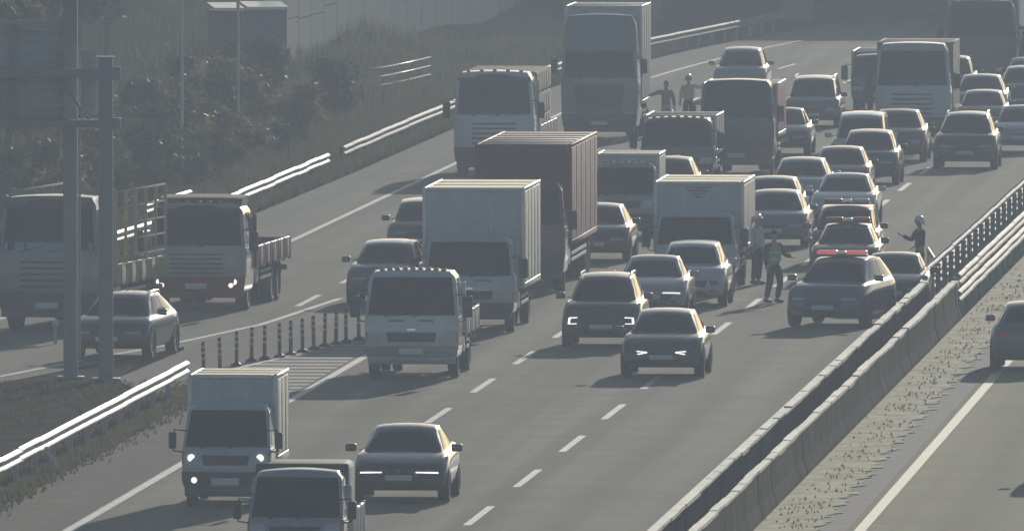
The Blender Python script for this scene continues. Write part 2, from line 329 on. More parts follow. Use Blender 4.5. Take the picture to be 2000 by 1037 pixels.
WHEELS = {}
def wheel_meshes(r, w, rimmat):
    key = (r, w, rimmat.name)
    if key in WHEELS: return WHEELS[key]
    n = 20
    prof = [(-w/2*.8, r*.62), (-w/2, r*.70), (-w/2, r*.92), (-w/2*.75, r), (w/2*.75, r), (w/2, r*.92), (w/2, r*.70), (w/2*.8, r*.62)]
    def lathe(prof, cap):
        V = []; Fs = []; m = len(prof)
        for k in range(n):
            t = 2*math.pi*k/n
            for x, q in prof: V.append((x, q*math.cos(t), q*math.sin(t)))
        for k in range(n):
            for i in range(m-1): Fs.append((k*m+i, k*m+i+1, ((k+1) % n)*m+i+1, ((k+1) % n)*m+i))
        if cap:
            Fs.append(tuple(k*m for k in range(n))); Fs.append(tuple(k*m+m-1 for k in range(n-1, -1, -1)))
        return V, Fs
    t = bpy.data.meshes.new('wheel'); t.from_pydata(*[lathe(prof, True)[0], [], lathe(prof, True)[1]]); t.materials.append(M['rubber'])
    V, Fs = lathe([(-w*.42, r*.12), (-w*.30, r*.2), (-w*.22, r*.42), (-w*.44, r*.60), (-w*.44, r*.64), (w*.44, r*.64), (w*.44, r*.60), (w*.22, r*.42), (w*.30, r*.2), (w*.42, r*.12)], True)
    q = bpy.data.meshes.new('rim'); q.from_pydata(V, [], Fs); q.materials.append(rimmat)
    for me in (t, q):
        me.polygons.foreach_set('use_smooth', [True]*len(me.polygons)); me.set_sharp_from_angle(angle=R(40))
    WHEELS[key] = (t, q); return t, q
def wheel(parent, x, y, r, w, rimmat):
    t, q = wheel_meshes(r, w, rimmat)
    a = link('wheel', t, parent); a.location = (x, y, r); b = link('rim', q, a); return a

# ------------------------------------------------------------------ cars
STY = {
 'sedan': dict(L=4.75, W=1.84, H=1.46, prof=[(0,.66),(.04,.72),(.35,.81),(.8,.89),(1.2,.95),(2.2,.97),(3.9,1.01),(4.55,1.03),(4.75,.96)], cowl=1.15, rf=2.05, rr=3.35, rb=4.30, roofw=.59, wr=.33, fa=.88, ra=3.68),
 'hatch': dict(L=4.1, W=1.78, H=1.50, prof=[(0,.68),(.04,.75),(.3,.85),(.7,.93),(.98,.98),(2.2,1.0),(3.9,1.04),(4.1,.98)], cowl=.95, rf=1.75, rr=3.45, rb=3.98, roofw=.58, wr=.32, fa=.80, ra=3.35),
 'suv': dict(L=4.65, W=1.88, H=1.68, prof=[(0,.80),(.04,.90),(.3,1.0),(.8,1.05),(1.15,1.09),(2.2,1.10),(4.4,1.14),(4.65,1.05)], cowl=1.10, rf=1.85, rr=4.05, rb=4.55, roofw=.62, wr=.36, fa=.90, ra=3.62),
 'cross': dict(L=4.65, W=1.88, H=1.56, prof=[(0,.72),(.04,.80),(.3,.90),(.75,.97),(1.1,1.02),(2.2,1.03),(4.4,1.08),(4.65,1.0)], cowl=1.05, rf=1.95, rr=3.75, rb=4.50, roofw=.60, wr=.37, fa=.86, ra=3.76),
 'van': dict(L=5.1, W=1.92, H=1.92, prof=[(0,.82),(.04,.92),(.25,1.02),(.6,1.10),(.85,1.15),(2.2,1.15),(4.9,1.18),(5.1,1.1)], cowl=.80, rf=1.75, rr=4.85, rb=5.02, roofw=.70, wr=.34, fa=.88, ra=3.95),
}
def car(name, label, cat, px, py, style, color, group=None, yaw=0.0, lights='slim', rails=False, W=None, H=None, L=None, on=False, loc=None, away=False, plate=True, seed=0):
    s = dict(STY[style]); kL = (L or s['L'])/s['L']; kH = (H or s['H'])/s['H']
    W_ = W or s['W']; L_ = s['L']*kL; H_ = s['H']*kH; hw = W_/2
    prof = [(a*kL, b*kH) for a, b in s['prof']]; cowl, rf, rr, rb = (s[k]*kL for k in ('cowl', 'rf', 'rr', 'rb')); zb = .26
    g = loc if loc is not None else at(px, py)
    phi = bearing(g.y) + R(yaw)
    root = empty(name, (g.x, g.y, 0.004), -phi + (math.pi if away else 0))
    tag(root, label, cat, group)
    plan = [(0, .86), (.10, .93), (.35, .985), (.9, 1.0), (L_-.9, 1.0), (L_-.3, .96), (L_, .88)]
    sidef = [(0, .90), (.10, .955), (.32, .985), (.55, 1.0), (.78, .985), (.92, .95), (1, .885)]
    nose = [(0, .16), (.15, .05), (.35, .0), (.6, .01), (.85, .06), (1, .17)]
    rear = [(0, -.14), (.2, -.02), (.5, 0), (.8, -.03), (1, -.12)]
    def fb(u, v, w):
        y = v*L_; zt = interp(prof, y); h = hw*interp(plan, y)
        zl = zb + .05*max(0, 1-y/.5) + .06*max(0, 1-(L_-y)/.5)
        z = zl + (zt-zl)*w
        ff = max(0.0, 1-y/1.1); fr = max(0.0, 1-(L_-y)/1.1)
        yy = y + ff*(interp(nose, w) + .22*abs(u)**2.4) + fr*(interp(rear, w) - .18*abs(u)**2.4)
        x = u*h*interp(sidef, w)
        z += w*w*(.045*(1-u*u))
        return (x, yy, z)
    us = [-1, -.93, -.8, -.55, -.28, 0, .28, .55, .8, .93, 1]
    vs = [0, .03/L_, .12/L_, .3/L_, .6/L_, .95/L_, 1.3/L_, .4, .5, .6, .7, .8, (L_-.6)/L_, (L_-.3)/L_, (L_-.1)/L_, 1]
    ws = [0, .1, .22, .36, .5, .64, .78, .9, 1]
    V, Fs = lattice(fb, us, vs, ws); mesh('body', V, Fs, P[color], root, True, 50)
    bz = lambda y: interp(prof, y)
    bw, rw = hw*.885, s['roofw']*(W_/s['W'])
    zr = H_ - .045
    def fg(u, v, w):
        e = w**1.0
        y0 = cowl + (rf-cowl)*e - .06*math.sin(math.pi*e); y1 = rb + (rr-rb)*e + .05*math.sin(math.pi*e)
        bow = .16*(1-e*.5)*u*u
        y = (y0+bow)*(1-v) + (y1-bow*.7)*v
        z0 = bz(y) - .05
        end = 1 - .055*(abs(2*v-1)**3)*1.0
        zt = z0 + (zr*end + .0 - z0)*1.0
        z = z0 + (zt-z0)*w
        hwid = bw + (rw-bw)*(w**1.15)
        pl = 1 - .07*(abs(2*v-1)**2.2)
        x = u*hwid*pl
        z += w**3*(.05*(1-abs(u)**2.6))
        return (x, y, z)
    us2 = [-1, -.92, -.75, -.4, 0, .4, .75, .92, 1]; vs2 = [0, .06, .16, .32, .5, .68, .84, .94, 1]; ws2 = [0, .12, .3, .5, .7, .86, .95, 1]
    V, Fs = lattice(fg, us2, vs2, ws2); mesh('cabin', V, Fs, P[color], root, True, 50)
    gl = M['glass']
    pt(fg, 'windshield', 'F', [(-.93, .10), (.93, .10), (.90, .90), (-.90, .90)], gl, root, .006, .03, 10, 6)
    pt(fg, 'rear_window', 'R', [(-.88, .22), (.88, .22), (.84, .88), (-.84, .88)], gl, root, .006, .03, 8, 4)
    for sd in ('S+', 'S-'):
        pt(fg, 'side_window', sd, [(.10, .20), (.47, .20), (.47, .88), (.20, .88)], gl, root)
        pt(fg, 'side_window', sd, [(.51, .20), (.86, .22), (.80, .88), (.51, .88)], gl, root)
    # face
    H1 = lambda z: z   # w coordinates directly
    lm = M['drl'] if on else M['lens']
    for k in (-1, 1):
        if lights == 'slim':
            pt(fb, 'headlight', 'F', [(k*.52, .73), (k*.95, .75), (k*.95, .87), (k*.52, .82)], M['lens'], root, .008)
        elif lights == 'strip':
            pt(fb, 'headlight', 'F', [(k*.42, .80), (k*.96, .81), (k*.96, .86), (k*.42, .84)], lm, root, .008)
        elif lights == 'vee':
            h = pt(fb, 'headlight', 'F', [(k*.40, .66), (k*.80, .62), (k*.90, .86), (k*.40, .70)], M['trim'], root, .006)
            pt(fb, 'light_bar', 'F', [(k*.40, .68), (k*.66, .61), (k*.66, .655), (k*.40, .71)], lm, h, .012, n=3, m=2)
            pt(fb, 'light_bar', 'F', [(k*.40, .71), (k*.70, .76), (k*.70, .80), (k*.40, .74)], lm, h, .012, n=3, m=2)
        elif lights == 'cee':
            h = pt(fb, 'headlight', 'F', [(k*.66, .52), (k*.97, .52), (k*.97, .84), (k*.66, .84)], M['trim'], root, .006)
            pt(fb, 'light_bar', 'F', rect(k*.70, k*.96, .79, .825), lm, h, .012, n=3, m=2)
            pt(fb, 'light_bar', 'F', rect(k*.90, k*.96, .56, .79), lm, h, .012, n=2, m=3)
            pt(fb, 'light_bar', 'F', rect(k*.70, k*.96, .53, .56), lm, h, .012, n=3, m=2)
        elif lights == 'round':
            pt(fb, 'headlight', 'F', [(k*.60, .62), (k*.92, .62), (k*.96, .84), (k*.60, .84)], lm, root, .010)
        pt(fb, 'fog_light', 'F', rect(k*.62, k*.84, .22, .30), M['trim'], root, .005, n=3, m=2)
        mr = MB().box(k*(hw-.02), k*(hw+.20), cowl+.42*kL-.06, cowl+.42*kL+.10, bz(cowl)+.02, bz(cowl)+.17, .035).build('mirror', P[color], root, True, 50)
        pt(fb, 'taillight', 'R', [(k*.58, .68), (k*.95, .68), (k*.95, .86), (k*.58, .84)], M['red'], root, .008)
        for wy, nm in ((s['fa']*kL, 0), (s['ra']*kL, 1)):
            wheel(root, k*(hw-.11), wy, s['wr'], .23, M['rim'])
            n_ = 14; V = []; ra = s['wr']+.06
            for i in range(n_+1):
                t = math.pi*i/n_; V.append((k*(hw*1.0-.010), wy+ra*math.cos(t), max(zb, s['wr']+ra*math.sin(t))))
            V2 = [(x-k*.22, y, z) for x, y, z in V]; m_ = len(V)
            mesh('wheel_arch', V+V2, [tuple(range(m_))] + [(i, i+1, m_+i+1, m_+i) for i in range(m_-1)], M['plastic'], root)
    wide = .36 if style in ('sedan', 'cross') else .50
    if lights in ('strip',): pt(fb, 'grille', 'F', [(-.62, .36), (.62, .36), (.74, .70), (-.74, .70)], M['plastic'], root, .004)
    elif lights == 'vee': pt(fb, 'grille', 'F', [(-.60, .16), (.60, .16), (.68, .36), (-.68, .36)], M['plastic'], root, .004)
    else: pt(fb, 'grille', 'F', [(-wide, .42), (wide, .42), (wide+.1, .78), (-wide-.1, .78)], M['plastic'], root, .004)
    pt(fb, 'lower_intake', 'F', [(-.6, .08), (.6, .08), (.55, .24), (-.55, .24)], M['plastic'], root, .005)
    if plate: bx('number_plate', -.26, .26, -.022, .02, .46*kH, .57*kH, M['plate'], root, .004)
    pt(fb, 'emblem', 'F', rect(-.06, .06, .84, .88), M['chrome'], root, .008, n=2, m=2)
    for k in (-.5, .5):
        MB().tube([(k*.9-.0, cowl+.10, bz(cowl)+.03), (k*.9-.22, cowl+.22, bz(cowl)+.10), (k*.9-.42, cowl+.16, bz(cowl)+.06)], .010, 5).build('wiper', M['plastic'], root)
    bx('underbody', -hw*.8, hw*.8, .5, L_-.5, .25, .30, M['plastic'], root)
    if rails:
        for k in (-1, 1):
            MB().tube([(k*rw*.93, rf+.15, zr-.01), (k*rw*.96, rf+.35, zr+.055), (k*rw*.96, rr-.35, zr+.055), (k*rw*.93, rr-.1, zr-.01)], .020, 6).build('roof_rail', M['chrome'], root, True, 60)
    root['len'] = L_
    return root, fb, fg

def light_bar(root, y, z, w, mat1, mat2):
    b = bx('light_bar', -w/2, w/2, y, y+.26, z, z+.05, M['plastic'], root, .01)
    bx('beacon_lens', -w/2+.01, -.12, y+.01, y+.25, z+.045, z+.15, mat1, b, .03)
    bx('beacon_lens', .12, w/2-.01, y+.01, y+.25, z+.045, z+.15, mat2, b, .03)
    bx('speaker', -.11, .11, y+.02, y+.24, z+.045, z+.13, M['chrome'], b, .02)

# ------------------------------------------------------------------ trucks
CAB = {
 'one': dict(W=1.72, D=1.75, zb=.38, zt=1.97, front=[(0,.10),(.08,.03),(.30,0),(.42,.06),(.50,.20),(.92,.72),(1,.92)], ws=(.50,.93), hl=(.30,.44), wr=.33, bump=(.03,.20), gr=(.28,.40)),
 'mid': dict(W=2.05, D=1.75, zb=.50, zt=2.32, front=[(0,.08),(.06,.02),(.30,0),(.48,.03),(.92,.30),(1,.46)], ws=(.49,.93), hl=(.17,.29), wr=.38, bump=(.0,.13), gr=(.18,.29)),
 'heavy': dict(W=2.40, D=1.95, zb=.50, zt=2.78, front=[(0,.10),(.06,.02),(.30,0),(.5,.03),(.92,.24),(1,.40)], ws=(.53,.92), hl=(.06,.16), wr=.48, bump=(.0,.17), gr=(.19,.46)),
 'tall': dict(W=2.48, D=2.15, zb=.45, zt=3.75, front=[(0,.12),(.05,.03),(.3,0),(.45,.02),(.72,.16),(.9,.52),(1,.85)], ws=(.44,.68), hl=(.05,.13), wr=.50, bump=(.0,.12), gr=(.14,.38)),
}
def truck(name, label, cat, px, py, kind, color, cargo, group=None, yaw=0.0, W=None, H=None, Lc=4.0, Hc=2.6, Wc=None, on=False, cm=None, lower=None, markers=0, hoodpanel=None, visor=False, deflector=None, bedmat=None, stake=0.0, goods=None, axle2=False, loc=None):
    s = CAB[kind]; W_ = W or s['W']; hw = W_/2; zb = s['zb']; zt = H or s['zt']; Dp = s['D']
    g = loc if loc is not None else at(px, py); phi = bearing(g.y) + R(yaw)
    root = empty(name, (g.x, g.y, 0.004), -phi); tag(root, label, cat, group)
    fr = s['front']; sidef = [(0, .955), (.08, .985), (.40, 1.0), (.55, .985), (.92, .925), (1, .82)]
    def f(u, v, w):
        y0 = interp(fr, w) + .15*abs(u)**3.2*(1 if w < .95 else .8); y = y0 + (Dp-y0)*v
        x = u*hw*interp(sidef, w); z = zb + (zt-zb)*w
        if w > .9: z += (w-.9)*10*(.05*(1-u*u) - .03*abs(2*v-1)**4)
        return (x, y, z)
    us = [-1, -.95, -.85, -.6, -.3, 0, .3, .6, .85, .95, 1]; vs = [0, .04, .12, .3, .6, .88, 1]; ws = [0, .04, .1, .2, .3, .4, .5, .6, .7, .8, .88, .93, .97, 1]
    V, Fs = lattice(f, us, vs, ws); cab = mesh('cab', V, Fs, P[color], root, True, 45)
    a, b = s['ws']; gl = M['glass']
    ww = pt(f, 'windshield', 'F', [(-.93, a), (.93, a), (.91, b), (-.91, b)], gl, root, .008, .03, 12, 6)
    for k in (-.55, 0.05):
        V, Fs = patch(f, 'F', [(k-.02, a-.02), (k+.46, a+.035), (k+.46, a+.045), (k-.02, a-.008)], .016, .0, 4, 1)
        mesh('wiper', V, Fs, M['plastic'], root)
    for sd in ('S+', 'S-'):
        w_ = pt(f, 'side_window', sd, [(.16, a+.02), (.72, a+.02), (.72, b-.02), (.30, b-.02)], gl, root)
        dr = pt(f, 'door', sd, [(.08, .16), (.78, .16), (.78, a-.03), (.08, a-.03)], P[color], root, .012, .02)
        pt(f, 'door_handle', sd, rect(.62, .74, a-.10, a-.075), M['plastic'], dr, .025, .0, 2, 1)
    h0, h1 = s['hl']; lm = M['head'] if on else M['lens']
    for k in (-1, 1):
        hl_ = pt(f, 'headlight', 'F', [(k*.62, h0), (k*.93, h0), (k*.95, h1), (k*.62, h1*.97)], M['lens'], root, .012)
        if on:
            p = Vector(f(k*.78, 0, (h0+h1)/2)); MB().tube([p+Vector((0, -.02, 0)), p+Vector((0, -.028, 0))], [.075, .07], 14).build('lit_lamp', M['head'], hl_, True, 40)
            p = Vector(f(k*.72, 0, max(.02, s['bump'][1]-.10))); MB().tube([p+Vector((0, -.035, 0)), p+Vector((0, -.045, 0))], [.06, .055], 14).build('fog_light', M['head'], root, True, 40)
        pt(f, 'indicator', 'F', rect(k*.955, k*.995, h0, h1), M['amber'], root, .010, n=2, m=2)
    g0, g1 = s['gr']
    if kind in ('heavy', 'tall'):
        nb = 5 if kind == 'heavy' else 6
        pt(f, 'grille', 'F', [(-.60, g0), (.60, g0), (.66, g1), (-.66, g1)], P[color] if kind == 'heavy' else M['trim'], root, .006)
        for i in range(nb):
            z0 = g0 + (g1-g0)*(i+.25)/nb
            pt(f, 'grille_slot', 'F', rect(-.55, .55, z0, z0+(g1-g0)*.36/nb), M['plastic'], root, .011, n=4, m=1)
    else:
        pt(f, 'grille', 'F', [(-.50, g0), (.50, g0), (.54, g1), (-.54, g1)], M['plastic'], root, .008)
        pt(f, 'emblem', 'F', rect(-.09, .09, g1+.02, g1+.045), M['chrome'], root, .008, n=2, m=1)
    if kind == 'mid':
        for k in (-1, 1): pt(f, 'vent_slot', 'F', rect(k*.15, k*.48, .42, .435), M['plastic'], root, .009, n=3, m=1)
    b0, b1 = s['bump']
    pt(f, 'bumper', 'F', [(-.985, b0+.005), (.985, b0+.005), (1.0, b1), (-1.0, b1)], lower or M['trim'], root, .03, .03, 8, 3)
    bx('valance', -hw*.93, hw*.93, .05, .30, zb-.16, zb+.02, lower or M['trim'], root, .03)
    bx('number_plate', -.27, .27, -.06, .0, zb+.06, zb+.20, M['plate'], root, .004)
    for i in range(markers):
        u = -.8 + 1.6*i/(markers-1); p = Vector(f(u, .12, 1.0))
        bx('marker_light', p.x-.06, p.x+.06, p.y-.04, p.y+.04, p.z-.01, p.z+.05, M['amber'], root, .015)
    if visor:
        V, Fs = patch(f, 'F', rect(-.93, .93, b-.03, b+.03), .14, -.12, 8, 2); mesh('sun_visor', V, Fs, M['trim'], root, True, 40)
    ms = 1.0 if kind == 'one' else 1.5
    for k in (-1, 1):
        zc = zb + (zt-zb)*(.56 if kind != 'tall' else .53)
        top = zc + .20*ms
        m = bx('mirror', k*(hw+.10), k*(hw+.10+.15*ms), .02, .12, zc-.12*ms, zc+.20*ms, M['plastic'], root, .03)
        MB().tube([(k*(hw*.93), .28, top+.02), (k*(hw+.14), .08, top+.05), (k*(hw+.16), .06, zc-.16*ms), (k*(hw*.96), .26, zc-.20*ms)], .018, 6).build('mirror_arm', M['plastic'], m, True, 60)
    if deflector:
        hz, dm = deflector
        V = []; Fs = []; nn = 8
        for i in range(nn+1):
            u = -1 + 2*i/nn
            for j, (yy, zz) in enumerate([(.55, -.03), (.75, .12), (1.2, hz*.75), (1.75, hz), (Dp-.02, hz), (Dp-.02, -.05)]): V.append((u*hw*.86*(1 if j < 5 else 1), yy+.12*u*u, zt+zz*(1-.12*u*u)))
        for i in range(nn):
            for j in range(5): Fs.append((i*6+j, (i+1)*6+j, (i+1)*6+j+1, i*6+j+1))
        Fs.append(tuple(range(6))); Fs.append(tuple(nn*6+j for j in range(5, -1, -1)))
        mesh('roof_deflector', V, Fs, dm, root, True, 40)
    # chassis, wheels
    wr = s['wr']; y0 = Dp + .08; Wb = Wc or W_*1.04; bw = Wb/2; zf = zb+.42 if kind == 'one' else (zb+.52 if kind == 'mid' else 1.12)
    Lt = y0 + Lc
    ch = MB(); ch.box(-.42, -.30, .4, Lt-.1, zf-.36, zf-.12); ch.box(.30, .42, .4, Lt-.1, zf-.36, zf-.12)
    for q in range(5): yy = 1.0+(Lt-1.6)*q/4; ch.box(-.30, .30, yy, yy+.1, zf-.33, zf-.15)
    ch.build('chassis', M['chassis'], root)
    tw = .19 if kind == 'one' else (.22 if kind == 'mid' else .30)
    axles = [(.95 if kind == 'one' else (1.05 if kind == 'mid' else 1.35), False)]
    ra = Lt - (1.0 if kind == 'one' else 1.5)
    axles.append((ra, True))
    if axle2: axles.append((ra-1.3, True))
    if kind == 'tall' and Lc > 8: axles += [(3.9, True), (ra-2.5, True)]
    for (yy, dual) in axles:
        MB().tube([(-hw+.1, yy, wr), (hw-.1, yy, wr)], .07, 8).build('axle', M['chassis'], root, True, 60)
        for k in (-1, 1):
            wheel(root, k*(hw-tw*.5-.05), yy, wr, tw, M['steelrim'])
            if dual and kind != 'one': wheel(root, k*(hw-tw*1.6-.08), yy, wr, tw, M['steelrim'])
            if dual:
                V = []; Fs = []; nn = 8
                for i in range(nn+1):
                    t = R(20) + R(140)*i/nn; V += [(k*(hw-.04), yy+(wr+.09)*math.cos(t), wr+(wr+.09)*math.sin(t)*.92), (k*(hw-.04-tw*1.2), yy+(wr+.09)*math.cos(t), wr+(wr+.09)*math.sin(t)*.92)]
                for i in range(nn): Fs.append((2*i, 2*i+2, 2*i+3, 2*i+1))
                mesh('mudguard', V, Fs, M['plastic'], root)
    for k in (-1, 1):
        bx('side_tank', k*(hw-.40), k*(hw-.05), y0+.6, y0+1.3, zf-.52, zf-.12, M['alu'] if k > 0 else M['chassis'], root, .04)
        if Lc > 3.2:
            gd = MB()
            for q in range(2): gd.box(k*(hw-.05), k*(hw-.02), y0+1.5, ra-.6 if not axle2 else ra-1.9, zf-.45+.16*q, zf-.38+.16*q)
            if ra-.6 > y0+1.6: gd.build('side_guard', M['alu'], root)
    bx('tail_lamp_bar', -bw*.95, bw*.95, Lt-.06, Lt, zf-.42, zf-.28, M['red'], root, .02)
    # cargo
    if cargo in ('box', 'container'):
        z1 = Hc; cmt = cm or M['cargo']
        def fc(u, v, w):
            return (u*bw, y0 + v*Lc, zf + (z1-zf)*w)
        body = bx('cargo_box', -bw, bw, y0, y0+Lc, zf, z1, cmt[0] if isinstance(cmt, tuple) else cmt, root, .05 if cargo == 'box' else .02)
        e = .045; side = cmt[1] if isinstance(cmt, tuple) else M['cargo']
        for k in (-1, 1):
            for yy in (y0-.012, y0+Lc-.09+.012): bx('corner_post', k*(bw-.085), k*(bw+.012), yy, yy+.09, zf-.01, z1+.010, M['alu'] if cargo == 'box' else cmt[0], body, .02)
            bx('roof_rail', k*(bw-.07), k*(bw+.014), y0+.08, y0+Lc-.08, z1-.07, z1+.014, M['alu'] if cargo == 'box' else cmt[0], body, .02)
            bx('bottom_rail', k*(bw-.06), k*(bw+.014), y0+.08, y0+Lc-.08, zf-.012, zf+.12, M['alu'] if cargo == 'box' else cmt[0], body, .01)
            npan = max(3, int(Lc/ (1.1 if cargo == 'box' else 1.0)))
            for i in range(npan):
                ya = y0+.10+(Lc-.2)*i/npan; yb = y0+.10+(Lc-.2)*(i+1)/npan
                bx('side_panel', k*(bw-.01), k*(bw+ (.004 if cargo == 'box' or i % 2 else .010)), ya+.012, yb-.012, zf+.13, z1-.085, side, body, .004)
        bx('front_rail', -bw+.09, bw-.09, y0-.014, y0+.05, z1-.08, z1+.012, M['alu'] if cargo == 'box' else cmt[0], body, .02)
        if cargo == 'box' and (cm is None or (isinstance(cm, tuple) and cm[1] is M['cargo'])): bx('roof_panel', -bw+.075, bw-.075, y0+.055, y0+Lc-.06, z1-.01, z1+.008, M['sunlitroof'], body)
        for i in range(max(2, int(Lc/2.2))):
            yy = y0 + Lc*(i+1)/(max(2, int(Lc/2.2))+1); bx('roof_bow', -bw+.08, bw-.08, yy-.05, yy+.05, z1-.01, z1+.020, side, body, .005)
        if cargo == 'container':
            for i in range(9):
                x = -bw+.16+(2*bw-.32)*i/8; bx('front_rib', x-.05, x+.05, y0-.026, y0+.01, zf+.12, z1-.12, cmt[0], body, .012)
        else:
            for x in (-bw*.34, bw*.34): bx('panel_joint', x-.012, x+.012, y0-.008, y0+.01, zf+.05, z1-.09, M['alu'], body)
        for k in (-1, 1): bx('rear_door', k*.02, k*(bw-.10), y0+Lc-.01, y0+Lc+.03, zf+.06, z1-.10, side, body, .01)
    else:
        bm_ = bedmat or M['alu']
        bed = bx('bed_floor', -bw, bw, y0, y0+Lc, zf-.10, zf, M['wood'], root)
        hb = bx('headboard', -bw, bw, y0-.03, y0+.03, zf-.02, max(zf+.55, zt+(.12 if stake else -.35)), bm_, root, .01)
        for k in (-1, 1): bx('headboard_post', k*(bw-.09), k*(bw+.01), y0-.045, y0+.045, zf-.05, max(zf+.62, zt+(.16 if stake else -.28)), bm_, root, .01)
        ng = 3 if Lc < 5 else 5
        for k in (-1, 1):
            for i in range(ng):
                ya = y0+.06+(Lc-.1)*i/ng; yb = y0+.06+(Lc-.1)*(i+1)/ng
                gate = bx('side_gate', k*(bw-.02), k*(bw+.02), ya+.02, yb-.02, zf-.08, zf+.40, bm_, root, .012)
                bx('gate_rib', k*(bw+.018), k*(bw+.036), (ya+yb)/2-.03, (ya+yb)/2+.03, zf-.06, zf+.38, bm_, gate)
                bx('gate_top_rail', k*(bw-.028), k*(bw+.032), ya+.01, yb-.01, zf+.38, zf+.43, M['alu'], gate, .01)
            for i in range(ng+1):
                yy = y0+.06+(Lc-.1)*i/ng
                bx('bed_post', k*(bw-.03), k*(bw+.042), yy-.03, yy+.03, zf-.14, zf+.46+stake, M['alu'] if stake == 0 else bm_, root, .008)
            if stake:
                for q in range(5):
                    zz = zf+.55+(stake-.12)*q/4
                    bx('stake_rail', k*(bw-.012), k*(bw+.018), y0+.02, y0+Lc-.02, zz, zz+.05, bm_, root, .006)
        bx('tailgate', -bw+.03, bw-.03, y0+Lc-.03, y0+Lc+.02, zf-.08, zf+.40, bm_, root, .012)
    return root, f, dict(y0=y0, Lc=Lc, bw=bw, zf=zf, zt=zt)

# ------------------------------------------------------------------ large structure: ground and roads
def strip(name, c0, c1, Da, Db, z, mat, parent=None, kind='structure', step=12.0):
    fa = c0 if callable(c0) else (lambda D: c0); fb_ = c1 if callable(c1) else (lambda D: c1)
    n = max(1, int((Db-Da)/step)); V = []; Fs = []
    for i in range(n+1):
        D = Da + (Db-Da)*i/n; a, b = fa(D), fb_(D); m = max(1, int(abs(b-a)/6))
        V += [RW(fa(D), D, z), RW(fb_(D), D, z)]
    for i in range(n): Fs.append((2*i, 2*i+1, 2*i+3, 2*i+2))
    o = mesh(name, V, Fs, mat, parent)
    if parent is None and kind: o['kind'] = kind
    return o
def slab(name, pts, z, mat, parent=None, kind='structure'):
    o = mesh(name, [(p[0], p[1], z) for p in pts], [tuple(range(len(pts)))], mat, parent)
    if parent is None and kind: o['kind'] = kind
    return o
ground = mesh('ground', [(-2500, -300, -.05), (2500, -300, -.05), (2500, 4200, -.05), (-2500, 4200, -.05)], [(0, 1, 2, 3)], G['slope']); ground['kind'] = 'structure'
RAMP_IN = [(300, -58.0), (350, -47.5), (390, -41.6), (415, -38.2), (425, -36.9), (434, -35.6), (446, -34.3), (462, -33.6)]   # near edge of the exit ramp
RAMP_OUT = [(300, -70), (350, -59), (390, -51.5), (415, -47.6), (440, -44.4), (465, -42.6), (490, -41.4), (520, -40.8), (560, -40.6), (1100, -40.6)]
road = strip('road', lambda D: interp([(300, -32.8), (402, -32.9), (424, -34.6), (446, -36.5), (447, -38.6), (1100, -38.6)], D), -18.6, 300, 1100, 0.0, G['asphalt'], step=6)
ramp = strip('exit_ramp', lambda D: interp(RAMP_OUT, D), lambda D: interp([(300, -56), (350, -46.5), (390, -41.0), (415, -37.7), (434, -35.2), (447, -34.6), (462, -36.5), (470, -38.59), (1100, -38.59)], D), 300, 1100, 0.004, G['ramp'], step=5)
gore = strip('gore', lambda D: interp([(404, -33.3), (415, -35.5), (434, -35.18), (446, -34.5)], D), -30.85, 404, 446, 0.008, G['gore'], step=3)
shoulder = strip('hard_shoulder', -32.78, -30.9, 300, 404, 0.006, G['shoulder'])
opp = strip('opposite_road', -15.95, 6.0, 280, 1100, 0.0, G['concrete'])
opp_edge = strip('opposite_gutter', -17.0, -15.95, 280, 1100, 0.003, G['gutter'])
verge = strip('median_verge', -17.72, lambda D: -16.5+.10*math.sin(D*1.7)+.08*math.sin(D*4.1+1)+.06*math.sin(D*9.3), 280, 1100, 0.02, G['dryearth'], step=.35)
island = strip('island_verge', lambda D: interp([(300, -56), (350, -46.5), (390, -41.0), (415, -37.7), (428, -35.9)], D), lambda D: interp([(300, -32.8), (400, -32.8), (404, -33.3), (415, -35.4), (428, -35.9)], D), 300, 428, -0.012, G['earth'], step=4)
# lane markings
def mark(name, c0, c1, Da, Db, parent, mat=None, z=0.004, step=6.0):
    o = strip(name, c0, c1, Da, Db, z, mat or G['line'], parent, None, step); return o
for c, ph in ((-23.3, 351.2), (-26.98, 349.4)):
    for k in range(-2, 24):
        d = ph + 14.8*k
        if 310 < d < 690: mark('lane_dash', c-.08, c+.08, d, d+7.2, road)
for k in range(8, 24):
    d = 349.4 + 14.8*k
    mark('lane_dash', -30.74, -30.58, d, d+7.2, road)
    if d > 440: mark('lane_dash', -34.62, -34.46, d-10.5, d-3.3, road)
mark('edge_line', -30.82, -30.62, 300, 446, road, z=.012)
mark('edge_line', -38.20, -38.02, 492, 900, road, z=.010)
mark('edge_line', -19.75, -19.58, 300, 900, road)
mark('edge_line', lambda D: interp(RAMP_IN, D)-.32, lambda D: interp(RAMP_IN, D)-.14, 300, 462, ramp, z=.012, step=4)
mark('edge_line', lambda D: interp(RAMP_OUT, D)+2.45, lambda D: interp(RAMP_OUT, D)+2.63, 300, 492, ramp, z=.012, step=4)
mark('edge_line', -15.82, -15.60, 280, 1000, opp, G['yline'], .006)
for k in range(0, 30):
    d = 290+14.8*k; mark('lane_dash', -12.1, -11.94, d, d+7.2, opp)
def gore_left(D): return interp([(404, -33.0), (417, -33.55), (436, -31.7), (446, -31.0)], D)
d = 405.0
while d < 440:
    a, b = gore_left(d)+.10, -30.92
    if b - a > .5:
        mesh('hatch_stripe', [RW(a, d+.1, .014), RW(b, d, .014), RW(b, d+.85, .014), RW(a, d+.95, .014)], [(0, 1, 2, 3)], G['faint'], gore)
    d += 1.75
mark('edge_line', lambda D: gore_left(D)-.09, lambda D: gore_left(D)+.07, 405, 444, gore, z=.016, step=3)

